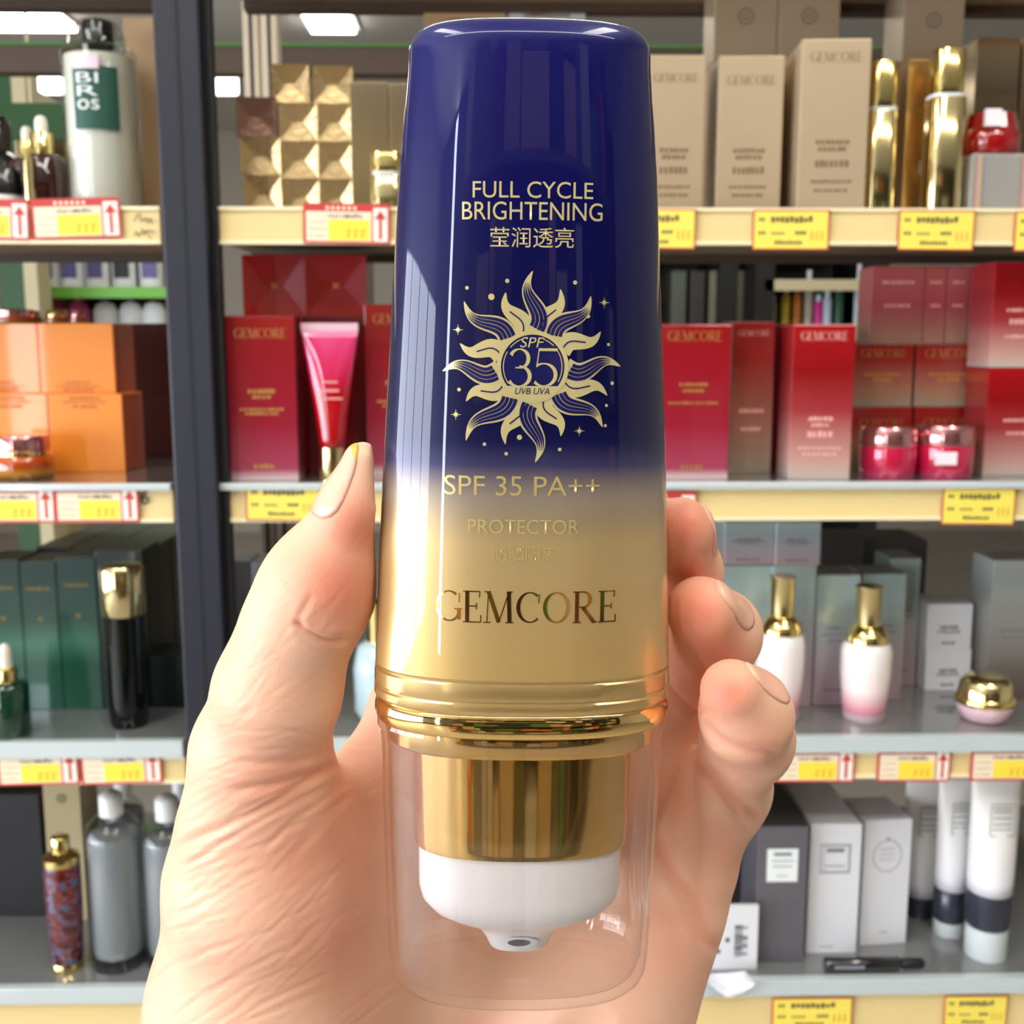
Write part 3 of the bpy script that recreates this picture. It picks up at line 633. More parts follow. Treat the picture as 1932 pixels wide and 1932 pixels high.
# ------------- third shelf, first bay
GC = 'green cartons in rows on the third shelf'
spots = [(-50,22,1058,'green carton cut by the frame'),(22,92,1060,'green carton behind the small green dropper bottle'),(92,168,1052,'green carton beside the black tube'),(168,260,1040,'darker green carton behind the black tube')]
for i, (a, b_, c, lab) in enumerate(spots):
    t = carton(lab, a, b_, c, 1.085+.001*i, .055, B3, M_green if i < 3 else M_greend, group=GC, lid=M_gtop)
    if i < 3:
        vs, fs = text_geo('NAQUA', 1); w = .024; vs = vs*[w/(vs[:,0].max()-vs[:,0].min()), .0045]
        hgt = t.children[0].dimensions.z; flat_text('lettering', (vs, fs), 0, -.0003, hgt*.82, M_gtext, t)
        flat_text('star_mark', text_geo('\u2042' if False else '*', .006), 0, -.0003, hgt*.62, M_gtext, t)
for r in range(1, 4):
    for i, (a, b_, c, lab) in enumerate(spots[1:]):
        x0 = P(a, 1055, 1.085).x; x1 = P(b_, 1055, 1.085).x; Y = 1.086+.058*r; ztp = P(130, 1052, 1.085).z
        if Y > 1.34: continue
        t = thing('carton', 'green carton in row %s behind, %s' % (('second','third','fourth')[r-1], ('nearest the small dropper bottle','in the middle column','in the column nearest the post')[i]), 'box', ((x0+x1)/2, Y, B3), group=GC)
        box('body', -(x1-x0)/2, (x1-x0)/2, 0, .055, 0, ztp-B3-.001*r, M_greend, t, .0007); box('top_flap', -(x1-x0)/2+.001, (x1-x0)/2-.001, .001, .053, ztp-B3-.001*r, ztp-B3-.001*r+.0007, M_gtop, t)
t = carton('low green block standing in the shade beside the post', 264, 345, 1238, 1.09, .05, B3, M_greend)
Yk = 1.02; x0, x1 = P(180, 1200, Yk).x, P(263, 1200, Yk).x; R = (x1-x0)/2
t = thing('serum_tube', 'black cylindrical tube with a pale gold metallic cap', 'bottle', ((x0+x1)/2, Yk+R, B3)); zc = P(214, 1168, Yk).z-B3; zt_ = P(212, 1072, Yk).z-B3
lathe('glass_body', [(0.001,0),(R*.8,0),(R*.88,.003),(R*.93,.02),(R*.97,zc)], mat('black_green_glass', (2,8,7), .05), t, 40)
lathe('cap', [(R*.96,zc),(R,zc+.001),(R,zt_-.005),(R*.9,zt_-.001),(0.001,zt_)], mat('champagne_metal', (226,210,160), .12, 1), t, 40)
dropper('small green dropper bottle with a gold collar at the frame edge', 8, 1214, 1.015, B3, .019, P(8,1283,1.015).z-B3, mat('bottle_green_glass', (8,54,34), .06, coat=1), .012)
# ------------- third shelf, second bay
t = carton('silver grey carton behind the thumb', 468, 560, 1062, 1.10, .05, B3, M_tgrey)
t = carton('tall silver carton near the post, behind the knuckle', 425, 466, 1060, 1.2, .05, B3, M_tgrey)
t = thing('sample_bottle', 'thin black bottle in the gap beside the dark post', 'bottle', (P(420,1140,1.06).x, 1.06, B3)); hh = P(420,1060,1.06).z-B3
lathe('bottle_body', [(0.001,0),(.0085,0),(.0085,hh*.66),(.006,hh*.7)], M_blackp, t, 24); lathe('cap', [(.0055,hh*.7),(.0055,hh),(0.001,hh)], M_plastic_w, t, 24)
ST = 'silver teal cartons stacked on the third shelf'
zs_ = P(1450, 1068, 1.08).z
for a, b_, c, lab, base, Y in [(1366,1462,1068,'silver teal carton beside the ring finger',B3,1.085),(1465,1549,1068,'silver teal carton behind the first pink and white bottle',B3,1.08),
   (1372,1466,985,'silver teal carton lying on top, nearest the fingers',zs_+.0005,1.085),(1470,1556,985,'silver teal carton lying on top, second from the fingers',zs_+.0005,1.08),
   (1551,1634,1086,'silver teal carton between the two pink and white bottles',B3,1.085),(1637,1722,1084,'silver teal carton behind the second pink and white bottle',B3,1.10),(1690,1749,1054,'taller silver teal carton beside the small white cartons',B3,1.15)]:
    carton(lab, a, b_, c, Y, .05, base, M_teal, lines=[(.6,.5,.003),(.55,.7,.002),(.5,.4,.002),(.12,.5,.003)], lm=M_tprint, group=ST, lid=M_tgrey)
zw = P(1800, 1226, 1.13).z
for b0, c, lab in ((B3, 1226, 'small white carton, lower, near the domed jar'),(zw+.0003, 1141, 'small white carton, upper, near the domed jar')):
    carton(lab, 1764, 1851, c, 1.13, .05, b0, M_wcard, lines=[(.5,.4,.004),(.4,.5,.003),(.15,.3,.003)], lm=M_tprint, group='small white cartons', zt=zw if b0 == B3 else None)
carton('brownish silver carton at the frame edge behind the domed jar', 1888, 1990, 1058, 1.10, .05, B3, grad('silver_brown_card', [(0,(120,100,92)),(1,(188,196,190))], .35, .3), lines=[(.5,.6,.003),(.45,.5,.003)], lm=M_tprint)
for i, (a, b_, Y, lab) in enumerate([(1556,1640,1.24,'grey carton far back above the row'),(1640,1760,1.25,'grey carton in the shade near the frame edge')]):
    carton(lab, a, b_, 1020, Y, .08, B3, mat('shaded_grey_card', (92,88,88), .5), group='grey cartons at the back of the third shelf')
def lotion(lab, a, b_, pt, pc, ps, Y):
    x0, x1 = P(a, 1250, Y).x, P(b_, 1250, Y).x; R = (x1-x0)/2; pm = (a+b_)/2; H = P(pm, pt, Y).z-B3; zc = P(pm, pc, Y).z-B3; zs = P(pm, ps, Y).z-B3
    t = thing('lotion_bottle', lab, 'bottle', ((x0+x1)/2, Y+R, B3), group='pink and white lotion bottles')
    lathe('glass_foot', [(0.001,0),(R*.78,0),(R*.84,.003),(R*.86,.009)], mat('clear_pink_foot', (236,206,210), .08, trans=.4, coat=1), t, 40)
    lathe('bottle_body', [(R*.84,.009),(R*.9,.02),(R,zs*.6),(R,zs*.88),(R*.93,zs*.96),(R*.78,zs)], M_pinkb, t, 40)
    lathe('gold_shoulder', [(R*.8,zs),(R*.86,zs+.001),(R*.84,zs+.005),(R*.62,zc-.001),(R*.5,zc)], M_gmetal, t, 40)
    lathe('cap', [(R*.48,zc),(R*.48,zc+.002),(R*.52,H-.002),(R*.55,H-.001),(R*.55,H),(0.001,H)], M_gbot, t, 40)
lotion('pink and white lotion bottle nearest the little finger', 1437, 1530, 1096, 1172, 1205, 1.02)
lotion('pink and white lotion bottle further from the hand', 1603, 1698, 1116, 1190, 1222, 1.02)
t = thing('lotion_bottle', 'white bottle with a gold collar glimpsed between thumb and blue bottle', 'bottle', (P(702,1250,1.03).x+.004, 1.05, B3))
hh = P(700,1130,1.05).z-B3; lathe('bottle_body', [(0.001,0),(.018,0),(.024,.012),(.025,hh*.45),(.02,hh*.62),(.012,hh*.66)], mat('pale_blue_glass', (196,220,224), .15, coat=1), t, 36)
lathe('cap', [(.011,hh*.66),(.012,hh*.98),(0.001,hh)], M_gmetal, t, 30)
x0, x1 = P(1828,1340,1.012).x, P(1936,1340,1.012).x; R = (x1-x0)/2; H = P(1880,1278,1.03).z-B3
t = thing('cream_jar', 'round pink jar with a domed gold lid at the frame edge', 'jar', ((x0+x1)/2, 1.012+R, B3))
lathe('jar_body', [(0.001,0),(R*.62,0),(R*.8,.003),(R*.97,H*.3),(R,H*.38)], mat('pink_jar_glass', (238,196,204), .12, coat=1), t, 40)
lathe('gold_ring', [(R,H*.38),(R*1.03,H*.42),(R*1.03,H*.5),(R*.95,H*.56)], M_gmetal, t, 40)
lathe('domed_lid', [(R*.94,H*.56),(R*.93,H*.62),(R*.86,H*.85),(R*.7,H*.96),(R*.4,H),(0.001,H)], M_gbot, t, 40)

# ------------- bottom shelf, first bay
t = carton('beige carton with a dark tree emblem behind the red and blue bottle', 52, 124, 1440, 1.12, .05, B4, mat('sand_card', (196,178,136), .5), emblem=.78, lm=M_dgtop)
t = carton('dark carton in the shade at the frame edge', -60, 45, 1500, 1.13, .06, B4, mat('charcoal_card', (34,32,34), .5))
Yk = 1.012; x0, x1 = P(74, 1720, Yk).x, P(142, 1720, Yk).x; R = (x1-x0)/2; zs = P(106, 1642, Yk).z-B4; zc = P(106, 1592, Yk).z-B4
t = thing('serum_bottle', 'dark red and blue patterned bottle with gold cap and foot', 'bottle', ((x0+x1)/2, Yk+R, B4))
M_pat = mat('red_blue_pattern', (92,20,24), .15, coat=1); nt = M_pat.node_tree
tc = nt.nodes.new('ShaderNodeTexCoord'); vo = nt.nodes.new('ShaderNodeTexNoise'); vo.inputs['Scale'].default_value = 160; cr = nt.nodes.new('ShaderNodeValToRGB'); e = cr.color_ramp.elements
e[0].position = .42; e[0].color = srgb(70,16,24); e[1].position = .62; e[1].color = srgb(60,90,130); k = e.new(.52); k.color = srgb(130,40,26)
nt.links.new(tc.outputs['Object'], vo.inputs['Vector']); nt.links.new(vo.outputs['Fac'], cr.inputs[0]); nt.links.new(cr.outputs[0], nt.nodes['Principled BSDF'].inputs['Base Color'])
lathe('foot', [(0.001,0),(R*.85,0),(R*.85,.006),(R*.8,.008)], M_gmetal, t, 36)
lathe('bottle_body', [(R*.8,.008),(R*.88,.012),(R,zs*.6),(R,zs-.003),(R*.95,zs)], M_pat, t, 36)
lathe('gold_shoulder', [(R,zs),(R*1.02,zs+.002),(R*.98,zs+.007),(R*.6,zs+.011),(R*.52,zs+.012)], M_gmetal, t, 36); lathe('cap', [(R*.5,zs+.012),(R*.5,zc-.001),(R*.45,zc),(0.001,zc)], M_gmetal, t, 30)
TB = 'clear toner bottles with white caps'
def toner(lab, a, b_, pt, pc, ps, Y):
    x0, x1 = P(a, 1700, Y).x, P(b_, 1700, Y).x; R = (x1-x0)/2; pm = (a+b_)/2; H = P(pm, pt, Y).z-B4; zc = P(pm, pc, Y).z-B4; zs = P(pm, ps, Y).z-B4
    t = thing('toner_bottle', lab, 'bottle', ((x0+x1)/2, Y+R, B4), group=TB)
    lathe('bottle_wall', [(0.001,0),(R*.94,0),(R,.004),(R,zs),(R*.9,zs+(zc-zs)*.4),(R*.55,zc-.001),(R*.4,zc)], M_clearb, t, 40)
    lathe('liquid', [(0.001,.012),(R*.85,.013),(R*.9,.018),(R*.9,zs*.98),(R*.86,zs)], mat('toner_liquid', (184,188,192), .15, trans=.45, coat=.6), t, 40)
    lathe('cap', [(R*.42,zc),(R*.42,H-.004),(R*.3,H-.0005),(0.001,H)], M_plastic_w, t, 32)
    box('dip_tube', .001, .0028, -R*.2, -R*.2+.0018, .015, zs*.92, M_blackp, t)
toner('clear toner bottle beside the red and blue bottle', 147, 254, 1515, 1558, 1594, 1.012); toner('clear toner bottle half hidden by the wrist', 254, 360, 1522, 1566, 1602, 1.015)
toner('clear toner bottle standing behind the first one', 190, 268, 1482, 1520, 1545, 1.12); toner('clear toner bottle in the second row, touching the hand', 300, 380, 1482, 1520, 1545, 1.12)

# ------------- bottom shelf, second bay
h1 = lambda px, py, Y: P(px, py, Y).z-B4
t = carton('dark grey carton with a small white label', 1447, 1545, 1560, 1.025, .16, B4, M_dgrey, lid=M_dgtop)
hz_ = t.children[0].dimensions.z
box('label', -.0155, .0155, -.0004, 0, hz_*.60, hz_*.84, M_labelw, t); bars('print', [(-.009,hz_*.79,.009,hz_*.815),(-.011,hz_*.75,.011,hz_*.758),(-.01,hz_*.71,.01,hz_*.718),(-.006,hz_*.64,.006,hz_*.646)], -.0006, M_tprint, t)
def frame_lines(w, h, th, cx=0, cz=0): return [(cx-w/2,cz-h/2,cx+w/2,cz-h/2+th),(cx-w/2,cz+h/2-th,cx+w/2,cz+h/2),(cx-w/2,cz-h/2,cx-w/2+th,cz+h/2),(cx+w/2-th,cz-h/2,cx+w/2,cz+h/2)]
t = carton('white carton with a square grey frame, between the dark grey and the ringed one', 1549, 1649, 1556, 1.04, .16, B4, M_wcard)
hz_ = t.children[0].dimensions.z; bars('frame_print', frame_lines(.031,.031,.0009,0,hz_*.74)+frame_lines(.026,.028,.0006,.001,hz_*.74), -.0003, M_gry, t); bars('print', [(-.009,hz_*.79,.009,hz_*.82),(-.01,hz_*.68,.01,hz_*.688),(-.012,hz_*.05,.002,hz_*.058)], -.0003, M_tprint, t)
t = carton('white carton printed with a grey ring', 1653, 1749, 1548, 1.055, .06, B4, M_wcard, rz=6)
hz_ = t.children[0].dimensions.z; vs, fs = [], []
for i in range(41):
    a = 2*math.pi*i/40; vs += [(.0155*math.cos(a),-.0003,hz_*.72+.0175*math.sin(a)),(.0147*math.cos(a),-.0003,hz_*.72+.0167*math.sin(a))]
mesh('ring_print', vs, [(2*i,2*i+1,2*i+3,2*i+2) for i in range(40)], M_gry, t); bars('print', [(-.008,hz_*.77,.008,hz_*.776),(-.009,hz_*.73,.009,hz_*.735),(-.008,hz_*.69,.008,hz_*.695),(-.0015,hz_*.845,.0015,hz_*.865),(-.004,hz_*.1,.004,hz_*.107)], -.0003, M_tprint, t)
WT = 'white tubes standing on charcoal caps'
def wtube(lab, a, b_, pc0, pc1, Y, mag=True):
    px = (a+b_)/2; x0, x1 = P(a, 1650, Y).x, P(b_, 1650, Y).x; R = (x1-x0)/2; zc = P(px, pc0, Y).z-B4; z0 = P(px, pc1, Y).z-B4; H = P(px, 1465, Y).z-B4
    t = thing('cosmetic_tube', lab, 'tube', ((x0+x1)/2, Y+R, B4), group=WT)
    lathe('clear_stand', [(0.001,0),(R*.8,0),(R*.82,.002),(R*.82,max(.004,z0-.001))], mat('frosted_stand', (206,212,212), .2, coat=.6), t, 32)
    lathe('cap', [(0.001,max(.004,z0-.001)),(R*.82,z0),(R*.86,z0+.002),(R*.86,zc-.001),(R*.8,zc)], M_blkcap, t, 40)
    ss = []
    for i in range(10):
        f = i/9; a_ = R*(.86+.14*f); bb = R*(.86*(1-f**2))+.0008; ss.append([(a_*math.cos(2*math.pi*k/32), bb*math.sin(2*math.pi*k/32), zc+(H-zc)*f) for k in range(32)])
    loft0('tube_body', ss, M_tubew, t)
    bars('frame_print', frame_lines(R*1.0,.034,.0009,.001,zc+(H-zc)*.62), -R*.66, M_gry, t)
    bars('print', [(-R*.35,zc+(H-zc)*f,R*.4,zc+(H-zc)*f+.0012) for f in (.54,.58,.63,.68,.71)], -R*.64, M_tprint, t)
    if mag: bars('flower_print', [(-R*.8,zc+(H-zc)*.93,R*.8,zc+(H-zc)*.975),(-R*.2,zc+(H-zc)*.95,R*.6,zc+(H-zc)*.99)], -R*.22, M_mag, t)
wtube('white tube partly behind the ringed white carton', 1715, 1792, 1700, 1752, 1.10); wtube('white tube in the middle of the three', 1776, 1846, 1688, 1748, 1.06); wtube('white tube at the frame edge, widest of the three', 1844, 1940, 1700, 1765, 1.012)
t = thing('barcode_card', 'white card with black barcode marks half behind the hand', 'card', (P(1375,1780,1.01).x, 1.012, B4)); wv = P(1430,1780,1.01).x-P(1318,1780,1.01).x; hh = P(1375,1712,1.01).z-B4
box('card', -wv/2, wv/2, 0, .006, 0, hh, M_wcard, t, .0008); r_ = random.Random(2)
bars('barcode', [(.006,.014+i*.0019,.006+r_.choice((.008,.013)),.014+i*.0019+r_.uniform(.0005,.0014)) for i in range(18)]+[(-.012,.018,-.008,.022),(-.003,.03,.001,.034)], -.0003, M_black, t)
t = thing('marker_pen', 'black marker pen lying on the bottom shelf edge', 'pen', P(1655,1824,1.0)); t.location = (P(1655,1824,1.0).x, 1.008, B4)
for nm, x0, x1, r in (('barrel', -.050, .026, .0072), ('clip_cap', .026, .050, .0052)):
    o = lathe(nm, [(0.001,x0),(r*.8,x0),(r,x0+.0015),(r,x1-.003),(r*.6,x1),(0.001,x1)], M_blackp if nm == 'barrel' else M_postd, t, 24); o.rotation_euler = (0, math.pi/2, 0); o.location = (0,0,.0073)
box('silver_print', -.042, -.012, -.0075, -.0070, .006, .0095, M_tprint, t)
# crumpled slip of paper drooping over the edge
t = thing('paper_slip', 'crumpled white paper slip drooping over the edge of the bottom shelf', 'paper', P(1370,1840,.99)); vs, fs = [], []; base = t.location.copy(); r_ = random.Random(9)
edge = [(1316,1832),(1340,1838),(1372,1836),(1405,1832),(1426,1856)]; low = [(1330,1850),(1350,1866),(1372,1882),(1398,1874),(1424,1858)]
for j in range(5):
    for i in range(5):
        f = j/4; px = edge[i][0]*(1-f)+low[i][0]*f; py = edge[i][1]*(1-f)+low[i][1]*f; q = P(px, py, .9905-.010*f+r_.uniform(-.002,.002)); vs.append(q-base)
for j in range(4):
    for i in range(4): fs.append((j*5+i, (j+1)*5+i, (j+1)*5+i+1, j*5+i+1))
o = mesh('paper', vs, fs, mat('paper_white', (238,240,250), .6), t); so = o.modifiers.new('s', 'SOLIDIFY'); so.thickness = .0004
# dark cellophane wrapped carton in the shade beside the hand
carton('dark cellophane wrapped carton in the shade between hand and dark grey carton', 1350, 1414, 1560, 1.09, .08, B4, mat('dark_wrap', (46,44,44), .15, coat=1, noise=.5, nscale=60))

# ---------------------------------------------------------------- far shelving seen through the gaps
def far_shelf(lab, px0, px1, Y, levels, m, me):
    x0, x1 = P(px0, 600, Y).x, P(px1, 600, Y).x; t = thing('far_shelf', lab, 'shelf', ((x0+x1)/2, Y, 0)); w = (x1-x0)/2
    for py in levels:
        z = P(966, py, Y).z; box('shelf_board', -w, w, 0, .4, z-.02, z, m, t); box('shelf_edge', -w, w, -.01, 0, z-.03, z+.005, me, t)
    box('back_panel', -w, w, .4, .42, 0, 2.1, mat('far_back', (96,90,78), .7), t)
    for s in (-1, 1): box('side_post', s*w-.03, s*w+.03, -.01, .42, 0, 2.15, m, t)
    return t
M_fg = mat('far_green_edge', (120,190,70), .5); M_fc = mat('far_cream', (214,200,160), .5); M_fbl = mat('far_black', (30,28,28), .5)
YF = 3.6
far_shelf('far grey shelving with lime green edges seen above the orange cartons', 60, 345, YF, (250, 400, 545, 660, 790), M_fc, M_fg)
M_detw = mat('detergent_white', (232,236,238), .4); M_detp = mat('detergent_purple', (92,84,140), .4); M_detm = mat('detergent_magenta', (170,60,110), .4)
def detergent(px, pbot, h, w, ml, lab):
    p = P(px, 600, YF+.1); p.z = pbot+.006; t = thing('detergent_bottle', lab, 'bottle', p, group='detergent bottles on the far shelf')
    lathe('bottle_body', [(0.001,0),(w*.95,0),(w,.01),(w,h*.72),(w*.75,h*.86),(w*.3,h*.9)], M_detw if ml is not M_detm else M_detm, t, 20, 1, .6)
    lathe('cap', [(w*.32,h*.9),(w*.32,h),(0.001,h)], ml, t, 16); box('label', -w*.62, w*.62, -w*.62, -w*.58, h*.12, h*.38, ml, t)
zf = [P(966, q, YF).z for q in (545, 660)]
names = ['beside the green pillar','second from the green pillar','third from the green pillar','fourth from the green pillar','nearest the dark post']
for i, px in enumerate((95, 140, 188, 238, 290)): detergent(px, zf[0], .26, .040, (M_detp, M_detp, M_detp, M_fbl, M_detp)[i], 'white detergent bottle on the upper far shelf, '+names[i])
for i, px in enumerate((105, 150, 200, 248, 292)): detergent(px, zf[1], .165, .040, (M_detm, M_detm, M_detp, M_detp, M_fbl)[i], 'detergent bottle on the lower far shelf, '+names[i])
g = thing('green_pillar', 'dark green pillar far behind, at the frame edge', 'pillar', (P(28,600,3.4).x, 3.4, 0)); box('shaft', -.035, .035, 0, .1, 0, 2.15, mat('pillar_green', (36,84,34), .5), g); box('pale_edge', .035, .075, 0, .1, 0, 2.15, M_fc, g)
far_shelf('far dark shelving with cream edges seen beside the blue bottle', 1440, 1655, YF, (300, 420, 530, 625), M_fbl, M_fc)
far_shelf('far shaded shelving right behind the blue bottle', 1180, 1372, YF+.1, (300, 420, 625), M_fbl, mat('far_olive', (92,88,70), .6))
FB = 'small bottles on the far dark shelving'
for i, (px, c, hh, lab) in enumerate([(1462,(150,140,110),.12,'dull beige'),(1486,(226,200,60),.15,'yellow'),(1508,(220,130,50),.15,'orange capped'),(1530,(190,180,160),.2,'tall grey'),(1549,(226,60,150),.12,'pink'),(1566,(210,220,235),.14,'pale blue'),(1588,(60,100,70),.16,'green'),(1625,(220,236,230),.22,'tall white')]):
    p = P(px, 622, YF+.06); t = thing('small_bottle', lab+' bottle on the far dark shelving', 'bottle', (p.x, YF+.1, P(966,625,YF).z+.001), group=FB)
    mm = mat('far_bottle_%d' % i, c, .4); lathe('bottle_body', [(0.001,0),(.015,0),(.015,hh*.75),(.009,hh*.82)], mm, t, 16); lathe('cap', [(.009,hh*.82),(.009,hh),(0.001,hh)], M_detw if i != 2 else mat('far_cap_orange', (226,110,40), .5), t, 12)
for i, (px, c) in enumerate([(1275,(86,92,80)),(1310,(60,54,50)),(1345,(120,116,96)),(1380,(170,168,150)),(1408,(110,108,90))]):
    p = P(px, 622, YF+.2); t = thing('far_packet', ('olive grey','dark brown','dusty khaki','pale grey','dull tan')[i]+' packet on the far shaded shelving', 'box', (p.x, YF+.15, P(966,625,YF+.1).z+.001), group='packets on the far shaded shelving'); box('packet_body', -.024, .024, 0, .06, 0, .2, mat('far_packet_%d' % i, c, .5), t, .003)
# upper far boards and goods seen over the upper shelf
t = thing('header_board', 'long brown header board far behind the upper shelf', 'board', (0, 2.2, P(966, 113, 2.2).z)); box('board', -1.3, 1.3, 0, .04, -.026, .026, M_brown, t); box('green_edge', -1.3, 1.3, -.004, 0, .022, .027, mat('edge_green', (60,120,40), .5), t)
t = thing('green_sign', 'dark green panel far behind the dropper bottles', 'panel', P(58, 228, 3.0)); box('panel', -.085, .085, 0, .02, -.045, .045, mat('sign_green', (30,74,24), .6), t); box('hanger', -.003, .003, .005, .01, .045, .9, M_fc, t)
# ---------------------------------------------------------------- the hand, one continuous body
YB = 0.168                                   # distance of the bottle's axis
def cone(G, a, b, ra, rb):
    a = np.array(a); b = np.array(b); d = b-a; L2 = (d*d).sum()
    t = ((G[0]-a[0])*d[0]+(G[1]-a[1])*d[1]+(G[2]-a[2])*d[2])/L2
    np.clip(t, 0, 1, out=t)
    q = np.sqrt((G[0]-a[0]-t*d[0])**2+(G[1]-a[1]-t*d[1])**2+(G[2]-a[2]-t*d[2])**2)
    return q-(ra+(rb-ra)*t)
def smin(a, b, k):
    h = np.clip(.5+.5*(b-a)/k, 0, 1)
    return b+(a-b)*h-k*h*(1-h)
def J(px, py, Y, rpx):
    p = P(px, py, Y); return (p.x, p.y, p.z, rpx*Y/FPX)
def chain(G, js, k):
    d = None
    for a, b in zip(js, js[1:]):
        c = cone(G, a[:3], b[:3], a[3], b[3]); d = c if d is None else smin(d, c, k)
    return d
h_ = .00075
lo = np.array([P(180, 966, .19).x, .148, P(966, 2350, .18).z]); hi = np.array([P(1560, 966, .17).x, .226, P(966, 790, .18).z])
nn = ((hi-lo)/h_).astype(int)+1
ax = [(lo[i]+np.arange(nn[i])*h_).astype(np.float32) for i in range(3)]
G = np.meshgrid(*ax, indexing='ij', sparse=True)
HAND = {
 'palm': [([J(745,1500,.199,118), J(600,2330,.199,135)]), ([J(940,1470,.200,120), J(740,2330,.200,135)]),
          ([J(1130,1540,.199,118), J(900,2330,.200,130)]), ([J(1285,1640,.195,95), J(1065,2330,.197,115)])],
 'thenar': [J(515,1530,.181,135), J(500,1660,.184,166), J(498,1900,.188,206), J(540,2330,.193,225)],
 'hypo': [J(1235,1730,.190,84), J(1120,1960,.190,118), J(1040,2330,.194,135)],
 'thumb': [J(687,868,.164,37), J(664,960,.165,55), J(614,1080,.167,94), J(590,1130,.168,103), J(556,1200,.170,100), J(525,1300,.172,116), J(492,1420,.177,128), J(485,1540,.181,140)],
 'index': [J(735,1500,.199,112), J(800,1335,.203,98), J(880,1130,.205,86), J(960,960,.198,78), J(1010,860,.190,62)],
 'middle': [J(960,1470,.200,112), J(1170,1240,.206,92), J(1285,1080,.192,72), J(1284,1000,.175,64)],
 'ring': [J(1150,1520,.198,110), J(1300,1300,.199,86), J(1352,1195,.183,79), J(1322,1152,.171,68)],
 'pinky': [J(1305,1610,.192,92), J(1368,1490,.188,80), J(1410,1394,.172,80), J(1408,1350,.163,79), J(1380,1302,.158,62)],
}
palm = None
for js in HAND['palm']:
    c = chain(G, js, .01); palm = c if palm is None else smin(palm, c, .012)
palm = smin(palm, chain(G, HAND['hypo'], .008), .012)
palm = smin(palm, chain(G, HAND['thenar'], .01), .012)
body = palm.copy()
for nm, k, kk in (('index', .004, .006), ('middle', .004, .006), ('ring', .004, .006), ('pinky', .005, .005), ('thumb', .004, .007)):
    f = chain(G, HAND[nm], k)
    body = smin(body, smin(palm, f, kk), .0009)
# the bottle presses the skin in: keep the body clear of it
def bottle_sdf_clip(body):
    ax0 = P(984, 1300, YB)
    x = (G[0]-ax0.x); y = (G[1]-YB)
    d = ((np.abs(x)/.0227)**2.6+(np.abs(y)/.0135)**2.6)**(1/2.6)
    d = (d-1)*.0135
    top = P(984, 700, YB).z
    return np.maximum(body, -(d-.0001)+np.zeros_like(G[2]))
body = bottle_sdf_clip(body)
import openvdb as vdb
def extract(F, name):
    g = vdb.FloatGrid(background=.01); g.copyFromArray(np.ascontiguousarray(F.astype(np.float32)))
    p, t, q = g.convertToPolygons(isovalue=0.0, adaptivity=0)
    v = lo+p.astype(np.float64)*h_
    me = bpy.data.meshes.new(name)
    me.from_pydata([tuple(x) for x in v], [], [tuple(int(i) for i in f) for f in q])
    me.update()
    return me
me = extract(body, 'hand')
body_hand = None
hand = link('hand', me)
tag(hand, 'bare hand holding the blue and gold bottle between thumb and curled fingers', 'hand')
sm = hand.modifiers.new('s', 'SMOOTH'); sm.factor = .5; sm.iterations = 4
sb = hand.modifiers.new('b', 'SUBSURF'); sb.levels = 1; sb.render_levels = 1
ev = hand.evaluated_get(bpy.context.evaluated_depsgraph_get()); me2 = bpy.data.meshes.new_from_object(ev)
hand.modifiers.clear(); hand.data = me2
N = len(me2.vertices)
co = np.empty(N*3); me2.vertices.foreach_get('co', co); co = co.reshape(-1, 3)
no = np.empty(N*3); me2.vertices.foreach_get('normal', no); no = no.reshape(-1, 3)
vx, vy = proj(co)
tocam = np.array(CAM)-co; tocam /= np.linalg.norm(tocam, axis=1)[:, None]
face = np.clip((no*tocam).sum(1)*3, 0, 1)
disp = np.zeros(N)
def polyd(pts):
    d = np.full(N, 1e9); tt = np.zeros(N)
    x0 = min(p[0] for p in pts)-25; x1 = max(p[0] for p in pts)+25; y0 = min(p[1] for p in pts)-25; y1 = max(p[1] for p in pts)+25
    idx = np.where((vx > x0) & (vx < x1) & (vy > y0) & (vy < y1) & (face > 0))[0]
    X, Yy = vx[idx], vy[idx]; best = np.full(len(idx), 1e9); bt = np.zeros(len(idx)); n = len(pts)-1
    for i in range(n):
        ax_, ay = pts[i]; dx, dy = pts[i+1][0]-ax_, pts[i+1][1]-ay; L = dx*dx+dy*dy+1e-9
        t = np.clip(((X-ax_)*dx+(Yy-ay)*dy)/L, 0, 1); q = np.hypot(X-ax_-t*dx, Yy-ay-t*dy)
        k = q < best; best[k] = q[k]; bt[k] = ((i+t)/n)[k]
    return idx, best, bt
def crease(pts, depth, wpx):
    "smoothed polyline pressed into the skin, fading at its ends"
    pp = [np.array(p, float) for p in pts]
    for _ in range(2):
        q = [pp[0]]
        for a, b in zip(pp, pp[1:]): q += [a*.75+b*.25, a*.25+b*.75]
        pp = q+[pp[-1]]
    idx, d, t = polyd([tuple(p) for p in pp])
    fade = np.clip(np.minimum(t, 1-t)*5, 0, 1)
    disp[idx] -= .5*depth*fade*face[idx]*(np.exp(-(d/wpx)**2)-.35*np.exp(-((d-2.2*wpx)/(1.3*wpx))**2))
MM = .001
